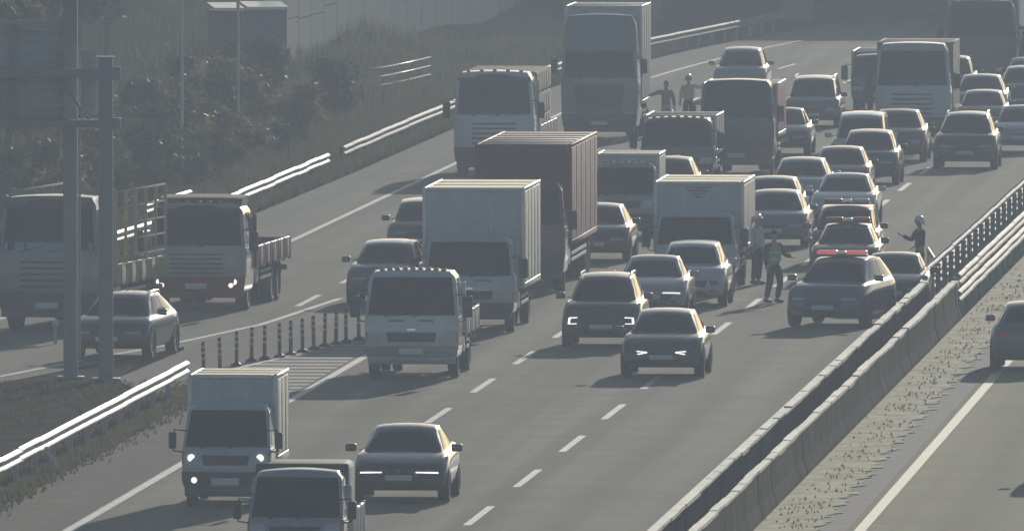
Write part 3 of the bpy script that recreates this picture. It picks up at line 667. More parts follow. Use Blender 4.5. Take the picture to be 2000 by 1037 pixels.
# slope behind the ramp, far hills
def terrain(name, c0, c1, Da, Db, nc, nd, zf_, mat, kind='structure'):
    V = []; Fs = []
    for j in range(nd+1):
        for i in range(nc+1):
            c = c0+(c1-c0)*i/nc; D = Da+(Db-Da)*j/nd; V.append(RW(c, D, zf_(c, D)))
    for j in range(nd):
        for i in range(nc): a = j*(nc+1)+i; Fs.append((a, a+1, a+nc+2, a+nc+1))
    o = mesh(name, V, Fs, mat, None, True, 80); o['kind'] = kind; return o
def slope_z(c, D):
    e = interp(RAMP_OUT, D) - 1.0
    t = max(0.0, e - c)
    rise = min(1.0, t/34.0)
    z = -0.03 + 6.0*rise*rise*(3-2*rise) + .05*min(t, 3)
    z += (.5*math.sin(c*.7+D*.11)+.35*math.sin(D*.23-c*.31))*min(1, t/6)*.6
    return z
terrain('embankment', -130, -41.4, 470, 1000, 60, 90, slope_z, G['slope'])
def hill_z(c, D): return max(-1.0, -1 + 16*min(1, max(0, (D-980)/420))*(.6+.4*math.sin(c*.013+1.2)))
terrain('hills', -700, 500, 960, 1900, 40, 24, hill_z, G['slope'])

# median barrier: a pair of low concrete walls with soil between, made of precast lengths
def wall_run(name, label, c, Da, Db, h, face, seg=2.5):
    root = empty(name, RW(c, (Da+Db)/2)); tag(root, label, 'barrier')
    d = Da
    while d < Db-.2:
        e = min(Db, d+seg); hh = h + rnd.uniform(-.014, .014); jx = rnd.uniform(-.012, .012)
        prof = [(-.17, -.05), (-.17, .10), (-.085, .34), (-.06, hh-.03), (.06, hh-.03), (.085, .34), (.17, .10), (.17, -.05)]
        path = [RW(c+jx, d+.008) - root.location, RW(c+jx, e-.008) - root.location]
        b_ = MB().sweep(path, prof, close=True).build('wall_block', face, root, False)
        a0, a1 = rnd.uniform(.006, .02), rnd.uniform(.006, .02); k0 = rnd.uniform(.0, .025)
        MB().sweep([RW(c+jx, d+a0) - root.location, RW(c+jx, e-a1) - root.location], [(-.075, hh-.028), (-.07, hh+.006+k0), (.07+k0, hh+.006+k0*.6), (.078+k0, hh-.030-k0)], close=True).build('coping', G['coping'], b_, False)
        d = e
    return root
wall_run('concrete_barrier', 'low precast concrete wall on the jammed carriageway side of the median', -18.62, 318, 449, .93, G['wallshade'])
wall_run('concrete_barrier', 'low precast concrete wall on the empty carriageway side of the median', -17.90, 318, 449, .93, G['wall'])
soil = strip('median_planting_bed', -18.46, -18.06, 318, 449, .12, G['gap'])

# steel guard rails
WPROF = [(-.00, .0), (.035, .02), (.075, .05), (.08, .075), (.04, .115), (0.0, .14), (0.0, .17), (.04, .195), (.08, .235), (.075, .26), (.035, .29), (0.0, .31)]
def guard_rail(name, label, path, side, z0=.42, rows=1, seg=4.0, post_h=.70, posts=True, group='steel guard rails', mat=None, blocks=True):
    root = empty(name, path[0].copy()); root.location.z = 0; tag(root, label, 'guard rail', group)
    pts = [path[0]]
    # resample by length
    cum = [0]
    for a, b in zip(path, path[1:]): cum.append(cum[-1] + (b-a).length)
    def P_(t):
        t = max(0, min(cum[-1], t))
        for i in range(len(cum)-1):
            if t <= cum[i+1]: return path[i].lerp(path[i+1], (t-cum[i])/(cum[i+1]-cum[i]))
        return path[-1].copy()
    n = max(1, int(cum[-1]/seg))
    for i in range(n):
        a, b = cum[-1]*i/n, cum[-1]*(i+1)/n
        for r in range(rows):
            o = .004*(i % 2)
            pp = [P_(a-.12), P_((a+b)/2), P_(b+.12)]
            dz = rnd.uniform(-.012, .012)
            V = MB().sweep([p - root.location for p in pp], [(side*(.07+q+o), z0+r*.42+h+dz) for q, h in WPROF])
            back = [(side*(.07+q+o-.006), z0+r*.42+h+dz) for q, h in WPROF]
            V.sweep([p - root.location for p in pp], back)
            V.build('rail_beam', mat or M['galv'], root, True, 60)
        if posts:
            p = P_(a) - root.location; ph = post_h + (rows-1)*.42
            po = bx('rail_post', p.x-.06, p.x+.06, p.y-.05, p.y+.05, p.z-.1, p.z+ph, M['post'] if blocks else M['gantry'], root, .008)
            if blocks: bx('spacer_block', p.x+side*.0-.03, p.x+side*.075+.0, p.y-.05, p.y+.05, p.z+z0+.03, p.z+z0+.28, M['post'], po)
    return root
guard_rail('guard_rail', 'bright steel guard rail along the grass verge at lower left', [RW(-33.35, D) for D in (318, 350, 380, 408)], 1)
guard_rail('guard_rail', 'short end piece of steel guard rail beside the scrub left of the exit lane', [RW(-42.6, 507), RW(-42.3, 519)], 1, rows=1, z0=.55)
guard_rail('guard_rail', 'long shining guard rail on the outer edge of the exit lane', [RW(-41.15, D) for D in (505, 520, 540, 556)], 1)
guard_rail('guard_rail', 'guard rail half hidden by weeds, beyond the long shining rail', [RW(-41.2, D) for D in (563, 580, 600, 640, 690, 740)], 1, mat=M['dullrail'])
guard_rail('guard_rail', 'guard rail glimpsed between the two trucks on the exit lane', [RW(interp(RAMP_OUT, D)-.3, D) for D in (440, 460, 480, 498)], 1)
guard_rail('guard_rail', 'stacked double steel guard rail on the median, opposite carriageway side', [RW(-17.9, D) for D in (449.5, 500, 560, 620, 680, 760)], 1, rows=2, z0=.38, post_h=.60, mat=M['dullrail'])
guard_rail('guard_rail', 'stacked double steel guard rail on the median, jammed carriageway side', [RW(-18.75, D) for D in (452, 500, 560, 620, 680, 760)], -1, rows=2, z0=.38, post_h=.55, mat=M['dullrail'], blocks=False)

# overpass beyond the bend: deck out of view, shaped low and deep to shade the far road
ov = empty('overpass', RW(-28, 800)); tag(ov, 'grey concrete overpass whose shade darkens the far end of the road', 'overpass')
def ovp(name, c0, c1, Da, Db, z0, z1, mat=None, c=.0):
    a = RW(0, Da) - RW(0, Da); base = RW(0, 775)
    x0, x1 = base.x + c0 - ov.location.x, base.x + c1 - ov.location.x
    return bx(name, x0, x1, Da-ov.location.y, Db-ov.location.y, z0, z1, mat or G['bridge'], ov, c)
deck = ovp('deck', -150, 90, 746, 880, 5.1, 5.7)
for k in range(14): ovp('girder', -150, 90, 747+9.5*k, 748.2+9.5*k, 4.4, 5.095)
for z in (6.0, 6.35): ovp('handrail', -150, 90, 745.9, 746.0, z, z+.06, M['post'])
for c in (-46.5, -15.8):
    for k in range(5): ovp('pier', c-.7, c+.7, 752+25*k, 754.5+25*k, -.1, 4.39, None, .2)
ovp('shade_abutment', -150, -52, 748, 878, -.1, 5.09); ovp('shade_abutment', 14, 90, 748, 878, -.1, 5.09)  # solid side walls added to keep skylight out from under the deck

# noise wall on the far left
nw = empty('noise_wall', RW(-50, 680)); tag(nw, 'tall blue-grey noise wall of framed panels behind the far verge', 'noise wall')
for i in range(22):
    D = 645+4.5*i; a, b = RW(-50, D)-nw.location, RW(-50, D+4.5)-nw.location; z = slope_z(-50, D)-.3
    MB().box(a.x-.10, a.x+.012, a.y-.08, a.y+.08, z-.6, z+5.22, .004).build('wall_post', M['noise'], nw, True, 50)
    for q in range(3):
        mesh('panel', [a+Vector((0, .13, z+.1+1.7*q)), b+Vector((0, -.13, z+.1+1.7*q)), b+Vector((0, -.13, z+1.75+1.7*q)), a+Vector((0, .13, z+1.75+1.7*q)),
                       a+Vector((-.1, .13, z+.1+1.7*q)), b+Vector((-.1, -.13, z+.1+1.7*q)), b+Vector((-.1, -.13, z+1.75+1.7*q)), a+Vector((-.1, .13, z+1.75+1.7*q))],
             [(0, 1, 2, 3), (7, 6, 5, 4), (0, 4, 5, 1), (3, 2, 6, 7), (0, 3, 7, 4), (1, 5, 6, 2)], M['noise'], nw)

# sheds on the slope
def shed(label, px, py, w, d, h, wallm, D):
    s_ = F_PX/D; g = Vector(((px-CX)/s_, D, 0)); g.z = CAM_H - (py - HORIZON)/s_ - h
    root = empty('shed', g, .10); tag(root, label, 'shed', 'sheds on the slope')
    bx('wall', -w/2, w/2, 0, d, -1.5, h, wallm, root)
    n = int(w/.5)
    for i in range(n):
        x = -w/2+(i+.5)*w/n; bx('wall_rib', x-.05, x+.05, -.03, .01, -1.4, h-.05, wallm, root)
    V = [(-w/2-.04, -.3, h+.02), (w/2+.04, -.3, h+.02), (w/2+.04, d+.3, h+.14), (-w/2-.04, d+.3, h+.14)]
    mesh('roof', V+[(x, y, z+.10) for x, y, z in V], [(3, 2, 1, 0), (4, 5, 6, 7), (0, 1, 5, 4), (1, 2, 6, 5), (2, 3, 7, 6), (3, 0, 4, 7)], M['roofmetal'], root)
    bx('door', -w*.12, w*.14, -.05, .01, -1.4, h*.62, M['gantry'], root)
shed('small shed with dusky red wall under a bright sheet roof, upper left', 446, 22, .95, 2.4, 2.6, M['shedred'], 628)
shed('blue-grey shed with a bright sloping sheet roof, upper left', 522, 20, 1.35, 2.6, 3.0, M['shedwall'], 636)

# fence of three curved rails
pf = empty('pipe_fence', RW(-45.5, 640)); tag(pf, 'curved three-rail pipe fence on the far left verge', 'fence')
pth = [RW(-45.0+.95*(i/12), 629+15*(i/12)**2.0) for i in range(13)]
for h in (.35, .65, .95):
    MB().tube([p - pf.location + Vector((0, 0, slope_z(-44.6, 636)+h)) for p in pth], .035, 6).build('fence_rail', M['galv'], pf, True, 60)
for i in range(0, 13, 3):
    p = pth[i]-pf.location; z = slope_z(-44.6, 636); MB().tube([p+Vector((0, 0, z-.8)), p+Vector((0, 0, z+1.0))], .03, 6).build('fence_post', M['post'], pf, True, 60)

# ------------------------------------------------------------------ vegetation
def leaf_cloud(name, n, fn, size, mat, rg):
    V = []; Fs = []
    for _ in range(n):
        p = fn(); s = size*rg.uniform(.6, 1.4); q = Quaternion((rg.gauss(0, 1), rg.gauss(0, 1), rg.gauss(0, 1), rg.gauss(0, 1))).normalized()
        k = len(V)
        for a, b in ((-.5, 0), (0, -.28), (.5, 0), (0, .28)): V.append(p + q @ Vector((a*s, b*s, 0)))
        Fs.append((k, k+1, k+2, k+3))
    me = bpy.data.meshes.new(name); me.from_pydata([tuple(v) for v in V], [], Fs); me.materials.append(mat); return me
def tree_meshes(seed, h, r, mat, n=2600, size=.34):
    rg = random.Random(seed); tr = MB(); th = h*.42; lean = rg.uniform(-.25, .25)
    tr.tube([(0, 0, -.5), (lean*.2, 0, th*.5), (lean*.6, rg.uniform(-.2, .2), th), (lean, rg.uniform(-.3, .3), h*.8)], [.16*h/6, .12*h/6, .085*h/6, .03], 7)
    lobes = []
    for i in range(9):
        a = rg.uniform(0, 6.283); rad = r*rg.uniform(.2, .75); z = h*rg.uniform(.36, .92); c = Vector((math.cos(a)*rad*(1.15-z/h*.6), math.sin(a)*rad*(1.15-z/h*.6), z))
        lobes.append((c, r*rg.uniform(.28, .5)))
        tr.tube([(lean*.5, 0, th*rg.uniform(.6, 1.0)), c*.6 + Vector((0, 0, th*.3)), c], [.05*h/6, .035*h/6, .012], 5)
    def fn():
        c, q = rg.choice(lobes); v = Vector((rg.gauss(0, 1), rg.gauss(0, 1), rg.gauss(0, 1))).normalized()*q*rg.uniform(.35, 1.05)
        v.z *= .75; return c+v
    t = bpy.data.meshes.new('trunk'); t.from_pydata([tuple(v) for v in tr.V], [], tr.F); t.materials.append(M['bark'])
    return t, leaf_cloud('crown', n, fn, size, mat, rg)
TREES = [tree_meshes(s, h, r, LEAF[m]) for s, h, r, m in ((1, 6, 2.2, 0), (2, 7.5, 2.4, 2), (3, 5, 2.0, 1), (4, 6.5, 1.8, 0))]
SHRUBS = [tree_meshes(20+s, 2.2, 1.3, LEAF[m], 1300, .20) for s, m in ((1, 2), (2, 0), (3, 1))]
rg = random.Random(5)
def plant(name, label, cat, group, meshes, c, D, sc):
    g = RW(c, D, slope_z(c, D)-.1)
    o = empty(name, g, rg.uniform(0, 6.28)); o.scale = (sc*rg.uniform(.85, 1.15), sc*rg.uniform(.85, 1.15), sc); tag(o, label, cat, group)
    link('trunk' if name == 'tree' else 'stem', meshes[0], o); link('crown' if name == 'tree' else 'foliage', meshes[1], o)
for i in range(60):
    D = rg.uniform(508, 625) if i < 36 else rg.uniform(590, 640); c = interp(((508, -47.5), (560, -48.5), (600, -51.5), (625, -53.5)), D) - rg.uniform(0, 15 if i < 36 else 9)
    plant('tree', 'hazy dull green roadside tree on the slope behind the guard rails', 'tree', 'roadside trees on the left slope', TREES[i % 4], c, D, rg.uniform(.7, 1.15))
for i in range(58):
    D = rg.uniform(500, 610); c = interp(RAMP_OUT, D) - rg.uniform(2.6, 8.5)
    plant('shrub', 'low scrubby bush growing on the verge behind the guard rails', 'shrub', 'scrub on the left verge', SHRUBS[i % 3], c, D, rg.uniform(.5, 1.15))

def tufts(name, label, n, fn, h, mat, seed, cat='grass'):
    q = random.Random(seed); V = []; Fs = []
    for _ in range(n):
        p = fn(q)
        for b in range(3):
            a = q.uniform(0, 6.283); hh = h*q.uniform(.5, 1.3); w = .018+.02*q.random(); dx, dy = math.cos(a), math.sin(a); le = hh*q.uniform(.1, .6)
            k = len(V); V += [p+Vector((-dy*w, dx*w, -.02)), p+Vector((dy*w, -dx*w, -.02)), p+Vector((dx*le, dy*le, hh))]; Fs.append((k, k+1, k+2))
    o = mesh(name, V, Fs, mat); tag(o, label, cat, None, 'stuff'); return o
def clump(q, f, D0_, D1_):
    D = q.uniform(D0_, D1_)
    while math.sin(D*.9)+math.sin(D*2.3+1)+q.uniform(-1.2, 1.2) < -.2: D = q.uniform(D0_, D1_)
    return f(q, D)
tufts('median_grass', 'dry yellowish grass tufts along the median verge', 1300, lambda q: clump(q, lambda q, D: RW(-17.05+q.gauss(0, .26), D, .02), 318, 640), .05, GRASS, 31)
tufts('verge_grass', 'brownish weeds under the lower left guard rail', 9000, lambda q: RW(-33.25+q.gauss(0, .30), q.uniform(318, 412), 0), .10, GRASSD, 32)
tufts('ramp_verge_grass', 'weeds at the foot of the outer guard rails', 12000, lambda q: (lambda D: RW(interp(RAMP_OUT, D)-abs(q.gauss(.5, 1.0)), D, 0))(q.uniform(470, 700)), .42, GRASSD, 33)
tufts('slope_grass', 'tall hazy weeds covering the left slope', 14000, lambda q: (lambda D: (lambda c: RW(c, D, slope_z(c, D)))(interp(RAMP_OUT, D)-1.5-abs(q.gauss(0, 5))))(q.uniform(490, 700)), .55, GRASSD, 34)
tufts('island_grass', 'sparse weeds on the dark earth between ramp and road', 5000, lambda q: (lambda D: RW(interp(RAMP_IN, D)+.6+q.random()**1.5*5, D, 0))(q.uniform(330, 414)), .08, GRASSD, 35)

# ------------------------------------------------------------------ street furniture
gb = at(207, 742); gt = empty('sign_gantry', (gb.x, gb.y, 0)); tag(gt, 'dark steel sign gantry with two columns and cross beams over the exit lane', 'sign gantry')
u = 1/86.7
def colm(name, x0, x1, z0, z1, y=0, d=.30, mat=None, c=.02): return bx(name, (x0-207)*u, (x1-207)*u, y-d/2, y+d/2, z0, z1, mat or M['gantry'], gt, c)
gh = lambda py: (742-py)*u
cl = colm('column', 193, 221, .0, gh(113)); colm('base_plate', 180, 234, .0, .05, 0, .6, None, .01); colm('cap_plate', 189, 225, gh(113), gh(110), 0, .36, M['galv'], .0)
colm('column', 122, 150, .0, gh(-60), .9); colm('base_plate', 110, 162, .0, .05, .9, .6, None, .01)
for ya, yb in ((134, 152), (234, 248)):
    for yy in (-.02, .88): colm('cross_beam', -900, 226, gh(yb), gh(ya), yy, .16)
    for k in range(12): x = 205-90*k; MB().tube([((x-207)*u, .0, gh((ya+yb)/2)), ((x-60-207)*u, .88, gh((ya+yb)/2))], .035, 6).build('brace', M['gantry'], gt, True, 60)
    bx('beam_flange', (221-207)*u, (236-207)*u, -.12, .12, gh(yb+4), gh(ya-4), M['gantry'], gt, .01)
for k in range(6):
    x = 178-150*k; MB().tube([((x-207)*u, .43, gh(240)), ((x-70-207)*u, .43, gh(145))], .04, 6).build('lattice_bar', M['gantry'], gt, True, 60)
sb = bx('sign_panel', (-300-207)*u, (131-207)*u, 1.02, 1.07, gh(240), gh(42), M['signback'], gt, .005)
for py in (60, 80, 100, 120, 172, 190, 208, 224): bx('panel_stiffener', (-298-207)*u, (129-207)*u, .97, 1.02, gh(py+3), gh(py-3), M['signback'], sb)
for x in (25, -90, -200): bx('panel_bracket', (x-8-207)*u, (x+8-207)*u, .955, 1.0, gh(246), gh(50), M['gantry'], sb)
sb2 = bx('sign_panel', (158-207)*u, (190-207)*u, .35, .39, gh(225), gh(100), M['signback'], gt, .005)
for py in (120, 160, 188, 206): bx('panel_stiffener', (159-207)*u, (189-207)*u, .31, .352, gh(py+2), gh(py-2), M['signback'], sb2)
bx('ladder', (152-207)*u, (157-207)*u, .6, .65, gh(700), gh(235), M['galv'], gt)

def light_pole(label, c, D, h, arm):
    g = RW(c, D, slope_z(c, D)-.1); o = empty('light_pole', g); tag(o, label, 'light pole', 'light poles on the left slope')
    MB().tube([(0, 0, 0), (0, 0, h*.5), (0, 0, h)], [.06, .05, .035], 10).build('pole', M['polegrey'], o, True, 60)
    MB().tube([(0, 0, h-.05), (arm*.5, 0, h+.45), (arm, 0, h+.55)], [.05, .045, .04], 8).build('arm', M['polegrey'], o, True, 60)
    bx('lamp_head', arm-.1, arm+.55, -.14, .14, h+.50, h+.62, M['signback'], o, .04); bx('base_plate', -.22, .22, -.22, .22, .0, .06, M['post'], o)
s0 = F_PX/535; light_pole('slender pale lamp pole left of the shining rail', 355/s0-CX/s0-KR*535, 535, 9.0, 1.6)
s0 = F_PX/560; light_pole('lamp pole rising in front of the small sheds', 465/s0-CX/s0-KR*560, 560, 9.5, 1.6)

# flexible delineator posts along the gore
xs = [(398, 737), (430, 728), (462, 716), (491, 707), (517, 703), (546, 699), (568, 694), (591, 689), (613, 684), (634, 678), (656, 674), (676, 670), (701, 665)]
ords = ['first', 'second', 'third', 'fourth', 'fifth', 'sixth', 'seventh', 'eighth', 'ninth', 'tenth', 'eleventh', 'twelfth', 'thirteenth']
def delineator(label, g, h=.80):
    o = empty('delineator_post', (g.x, g.y, .012), rnd.uniform(0, 3)); tag(o, label, 'delineator post', 'flexible posts along the gore')
    o.rotation_euler = (rnd.uniform(-.03, .03), rnd.uniform(-.03, .03), rnd.uniform(0, 3))
    MB().tube([(0, 0, 0), (0, 0, .05), (0, 0, .055), (0, 0, .09)], [.13, .13, .10, .055], 12).build('base', M['plastic'], o, True, 40)
    MB().tube([(0, 0, .08), (0, 0, h-.03), (0, 0, h)], [.045, .042, .030], 10).build('stem', M['flex'], o, True, 40)
    for z in (.38, .52, .66): MB().tube([(0, 0, z), (0, 0, z+.055)], .0475, 10).build('reflective_band', M['band'], o, True, 40)
for (x, y), od in zip(xs, ords): delineator('flexible lane post in the gore row, %s from the left end' % od, at(x, y))
g = at(108, 672); o = empty('delineator_post', (g.x, g.y, 0)); tag(o, 'small white-topped marker post at the ramp edge beside the gantry', 'marker post')
MB().tube([(0, 0, 0), (0, 0, .5)], [.04, .04], 8).build('stem', M['post'], o, True, 40); bx('reflector', -.07, .07, -.03, .03, .42, .56, M['band'], o, .02)
g = RW(-32.95, 372); o = empty('marker_post', (g.x, g.y, 0)); tag(o, 'bent white reflector post below the lower left guard rail', 'marker post')
MB().tube([(0, 0, 0), (-.06, 0, .25), (-.22, 0, .42)], [.045, .045, .04], 8).build('stem', M['whitecloth'], o, True, 40); bx('reflector', -.32, -.16, -.03, .03, .38, .52, M['band'], o, .02)

# folding gate rail across the median opening
ga, gb2 = at(1812, 545), RW(-18.8, 462)
gg = empty('barrier_gate', (ga.x, ga.y, 0)); tag(gg, 'pale horizontal gate rail reaching from the median guard rail to the standing officer', 'gate')
v = gb2 - ga
for z in (.62, .80): MB().tube([Vector((0, 0, z)), v+Vector((0, 0, z+.02))], .035, 8).build('gate_rail', M['galv'], gg, True, 60)
mesh('gate_board', [Vector((0, 0, .66)), v+Vector((0, 0, .68)), v+Vector((0, 0, .77)), Vector((0, 0, .76)), Vector((.02, .03, .66)), v+Vector((.02, .03, .68)), v+Vector((.02, .03, .77)), Vector((.02, .03, .76))], [(0, 1, 2, 3), (7, 6, 5, 4), (0, 4, 5, 1), (3, 2, 6, 7), (0, 3, 7, 4), (1, 5, 6, 2)], M['signback'], gg)
for k in (0.02, .5): MB().tube([v*k+Vector((0, 0, .0)), v*k+Vector((0, 0, .82))], .03, 8).build('gate_post', M['post'], gg, True, 60)

# ------------------------------------------------------------------ vehicles
J = 'vehicles in the jam'; E = 'vehicles on the exit lane'; O = 'cars on the opposite carriageway'
# near ones
truck('box_truck', 'small blue-white box truck with lit headlights, nearest at lower left', 'box truck', 440, 992, 'one', 'paleblue', 'box', J, Lc=3.0, Hc=2.50, on=True, cm=(M['cargoblue'], M['cargo']), Wc=1.74)
r, f, q = truck('pickup_truck', 'small grey truck cab cut off by the bottom edge of the picture', 'truck', 575, 1139, 'one', 'truckgrey', 'flat', J, Lc=2.9, markers=0)
bx('cab_guard', -.84, .84, 1.86, 1.92, 1.2, 2.06, M['chassis'], r, .02)
bx('tarp_load', -.78, .78, 2.1, 4.4, q['zf'], 2.03, M['tarp'], r, .12)
car('sedan', 'black sedan with a thin white light strip, lower left of centre', 'car', 778, 985, 'sedan', 'black', J, lights='strip', on=True, W=1.90)
car('crossover_car', 'dark grey crossover with bright V-shaped lamps straddling the lane line', 'car', 1291, 741, 'cross', 'charcoal', J, lights='vee', on=True, H=1.50)
car('sport_utility_car', 'dark SUV with C-shaped lamps behind the crossover with V-shaped lamps', 'car', 1173, 682, 'suv', 'charcoal', J, lights='cee', on=True, rails=True, H=1.70)
car('sedan', 'silver sedan half hidden behind the SUV with C-shaped lamps', 'car', 1268, 622, 'sedan', 'silver', J, lights='strip', on=True)
car('sport_utility_car', 'pale SUV in front of the white box truck in the middle lane', 'car', 1345, 602, 'suv', 'pearl', J, lights='cee', H=1.58, W=1.82)
r, f, q = truck('flatbed_truck', 'white flatbed truck with a dropside bed beside the flexible posts', 'truck', 803, 741, 'mid', 'truckwhite', 'flat', J, W=2.12, H=2.42, Lc=4.4, markers=9, lower=P['truckgrey'])
truck('box_truck', 'tall box truck with pale blue front and sunlit cream roof behind the white flatbed', 'box truck', 915, 652, 'mid', 'paleblue', 'box', J, W=2.18, H=2.30, Lc=6.2, Hc=3.42, Wc=2.44, cm=(M['cargoblue'], M['cargo']))
truck('container_truck', 'long truck with a dark red container, behind the tall blue-fronted box truck', 'truck', 1012, 572, 'heavy', 'maroon', 'container', J, W=2.34, Lc=11.0, Hc=3.68, Wc=2.44, cm=(M['contred'], M['contside']), axle2=True, on=False)
truck('box_truck', 'white box truck with a dark emblem above its cab, middle lane', 'box truck', 1357, 574, 'mid', 'paleblue', 'box', J, W=2.05, H=2.02, Lc=5.6, Hc=2.76, Wc=2.28, cm=(M['cargoblue'], M['cargo']))
tb = bpy.context.scene.objects
emb = [o for o in tb if o.name.startswith('cargo_box')][-1]
for k, (w, z) in enumerate(((.34, 2.62), (.27, 2.54), (.19, 2.46), (.10, 2.38))):
    bx('printed_emblem', -w, w, 1.83-.004, 1.83+.004, z-.022, z+.022, P['navy'], emb)
# exit lane
car('sport_utility_car', 'silver-blue SUV in the exit lane beside the tall box truck', 'car', 746, 597, 'suv', 'grey', E, lights='slim', H=1.55, yaw=1)
car('minivan', 'dark van behind the silver-blue SUV, half hidden by the tall box truck', 'van', 822, 497, 'van', 'charcoal', E, H=1.42*1.0, W=1.86, L=4.5)
r, f, q = truck('cargo_truck', 'grey heavy cargo truck with reddish bed sides on the exit lane', 'truck', 383, 609, 'heavy', 'truckgrey', 'flat', E, W=2.42, H=2.62, Lc=7.2, yaw=2.2, markers=7, visor=True, bedmat=M['redpaint'], lower=M['redpaint'], axle2=True, deflector=(.22, M['chassis']), on=True)
r, f, q = truck('cargo_truck', 'pale truck with tall staked sides at the far left edge', 'truck', 92, 648, 'heavy', 'dimgrey', 'stake', E, W=2.44, H=3.22, Lc=6.5, yaw=6.0, visor=True, bedmat=M['yellowbag'], stake=1.7)
pt(f, 'reflection_band', 'F', rect(-.90, .90, .53, .60), P['teal'], r, .012)  # painted teal band stands in for a reflection low in the windscreen
car('hatchback', 'dark car behind the gantry columns on the exit lane', 'car', 208, 704, 'cross', 'charcoal', E, yaw=6.0, lights='slim', rails=True, H=1.50)
# far left trucks
r, f, q = truck('cargo_truck', 'white truck with bright roof lamps and tied cargo, upper middle', 'truck', 964, 350, 'heavy', 'truckwhite', 'flat', J, W=2.42, H=3.20, Lc=8.2, markers=5, visor=True)
for k in range(6):
    for zz in range(3):
        bx('cargo_bale', -q['bw']+.1+.0, q['bw']-.1, q['y0']+.3+1.15*k, q['y0']+1.38+1.15*k, q['zf']+.02+.68*zz, q['zf']+.68+.68*zz, M['yellowbag'] if (k+zz) % 2 else M['carton'], r, .08)
truck('heavy_truck', 'tall grey high-roof truck with a taller box behind, top centre', 'truck', 1170, 276, 'tall', 'dimgrey', 'box', J, W=2.46, H=4.02, Lc=5.2, Hc=4.28, Wc=2.48, cm=(M['cargoblue'], M['tarpgrey']))
# third lane queue
car('sedan', 'black car close behind the red container truck, only its right side showing', 'car', 1160, 514, 'cross', 'black', J, H=1.50)
truck('light_truck', 'small dark-fronted truck with roof marker lamps beside the red container', 'truck', 1218, 468, 'one', 'silver', 'box', J, W=1.76, H=2.05, Lc=3.0, Hc=2.28, markers=7, cm=(M['cargoblue'], M['cargo']), Wc=1.74)
car('sedan', 'dark car roof showing above the white box truck with emblem', 'car', 1300, 416, 'cross', 'charcoal', J, H=1.53)
truck('light_truck', 'dark green truck with a very wide windscreen, left of the dump truck', 'truck', 1322, 371, 'mid', 'green', 'box', J, W=2.16, H=2.10, Lc=4.2, Hc=2.14, Wc=2.14, cm=(M['tarp'], M['tarp']), markers=7)
r, f, q = truck('dump_truck', 'dark dump truck with large mirrors behind the green truck', 'truck', 1438, 345, 'heavy', 'navy', 'box', J, W=2.24, H=2.88, Lc=5.0, Hc=2.75, Wc=2.3, cm=(M['redpaint'], M['redpaint']), lower=P['maroon'])
car('sport_utility_car', 'pale SUV with round lamps seen above the dark dump truck', 'car', 1443, 196, 'suv', 'silver', J, lights='round', H=1.78)
car('minivan', 'grey van behind the dump truck, left of the tall grey truck', 'van', 1585, 251, 'van', 'grey', J, H=1.66, W=1.84, rails=True, lights='round')
car('sedan', 'dark red-roofed car just right of the dump truck', 'car', 1524, 306, 'sedan', 'maroon', J)
# second lane queue
car('sport_utility_car', 'dark SUV with sunlit right flank in front of the white van, second lane', 'car', 1693, 363, 'suv', 'navy', J, H=1.60, lights='slim')
car('minivan', 'white van roof just behind the dark SUV with sunlit flank', 'van', 1678, 345, 'van', 'pearl', J, H=1.88, W=1.80)
car('sedan', 'dark brown car left of the big dark SUV in the open lane', 'car', 1749, 318, 'cross', 'brown', J, lights='round', H=1.60)
car('sedan', 'silver car with bright roof edge in the second lane queue', 'car', 1560, 414, 'cross', 'silver', J, H=1.48)
car('hatchback', 'brown hatchback between the silver car and the dark SUV', 'car', 1638, 391, 'hatch', 'brown', J, W=1.80)
car('sedan', 'dark sedan directly behind the grey SUV beside the box truck', 'car', 1503, 456, 'cross', 'charcoal', J, H=1.50)
car('sport_utility_car', 'grey SUV beside the right flank of the box truck with emblem', 'car', 1509, 487, 'cross', 'grey', J, H=1.53)
car('sedan', 'pale blue sedan behind the rescue car with red lamps', 'car', 1646, 443, 'sedan', 'pearl', J, H=1.42, W=1.86)
# first lane queue, far right
car('sport_utility_car', 'large dark SUV heading the open lane at upper right', 'car', 1884, 333, 'suv', 'charcoal', J, H=1.72, W=1.96, lights='slim', rails=True)
car('sedan', 'pale car cut by the right edge behind the large dark SUV', 'car', 1991, 301, 'sedan', 'silver', J)
truck('cargo_truck', 'tall grey-blue truck cab, upper right of the queue', 'truck', 1782, 290, 'heavy', 'paleblue', 'container', J, W=2.38, H=3.30, Lc=5.2, Hc=3.3, Wc=2.4, cm=(M['tarpgrey'], M['tarpgrey']))
truck('cargo_truck', 'dark tarpaulined truck left of the tall grey-blue cab', 'truck', 1722, 222, 'mid', 'green', 'box', J, W=2.1, H=1.95, Lc=5.0, Hc=2.05, Wc=2.2, cm=(M['tarp'], M['tarp']))
truck('tractor_trailer', 'big dark truck at the top right corner', 'truck', 1916, 180, 'heavy', 'charcoal', 'box', J, W=2.46, H=3.2, Lc=7.0, Hc=3.5, Wc=2.48, visor=True, cm=(M['tarpgrey'], M['tarpgrey']))
car('sport_utility_car', 'dark SUV squeezed between the grey-blue truck and the big dark truck', 'car', 1852, 212, 'suv', 'charcoal', J, H=1.74)
car('hatchback', 'black small car showing over the roof of the large dark SUV', 'car', 1916, 266, 'hatch', 'black', J, W=1.72, H=1.44)
car('sedan', 'blue-grey car with a bright roof edge at upper right', 'car', 1912, 242, 'cross', 'blue', J, H=1.58)
car('sport_utility_car', 'dark blue SUV touching the right edge, upper right', 'car', 1998, 222, 'suv', 'blue', J, H=1.55)
car('sedan', 'white car roof at the right edge below the green truck', 'car', 2004, 198, 'sedan', 'pearl', J)
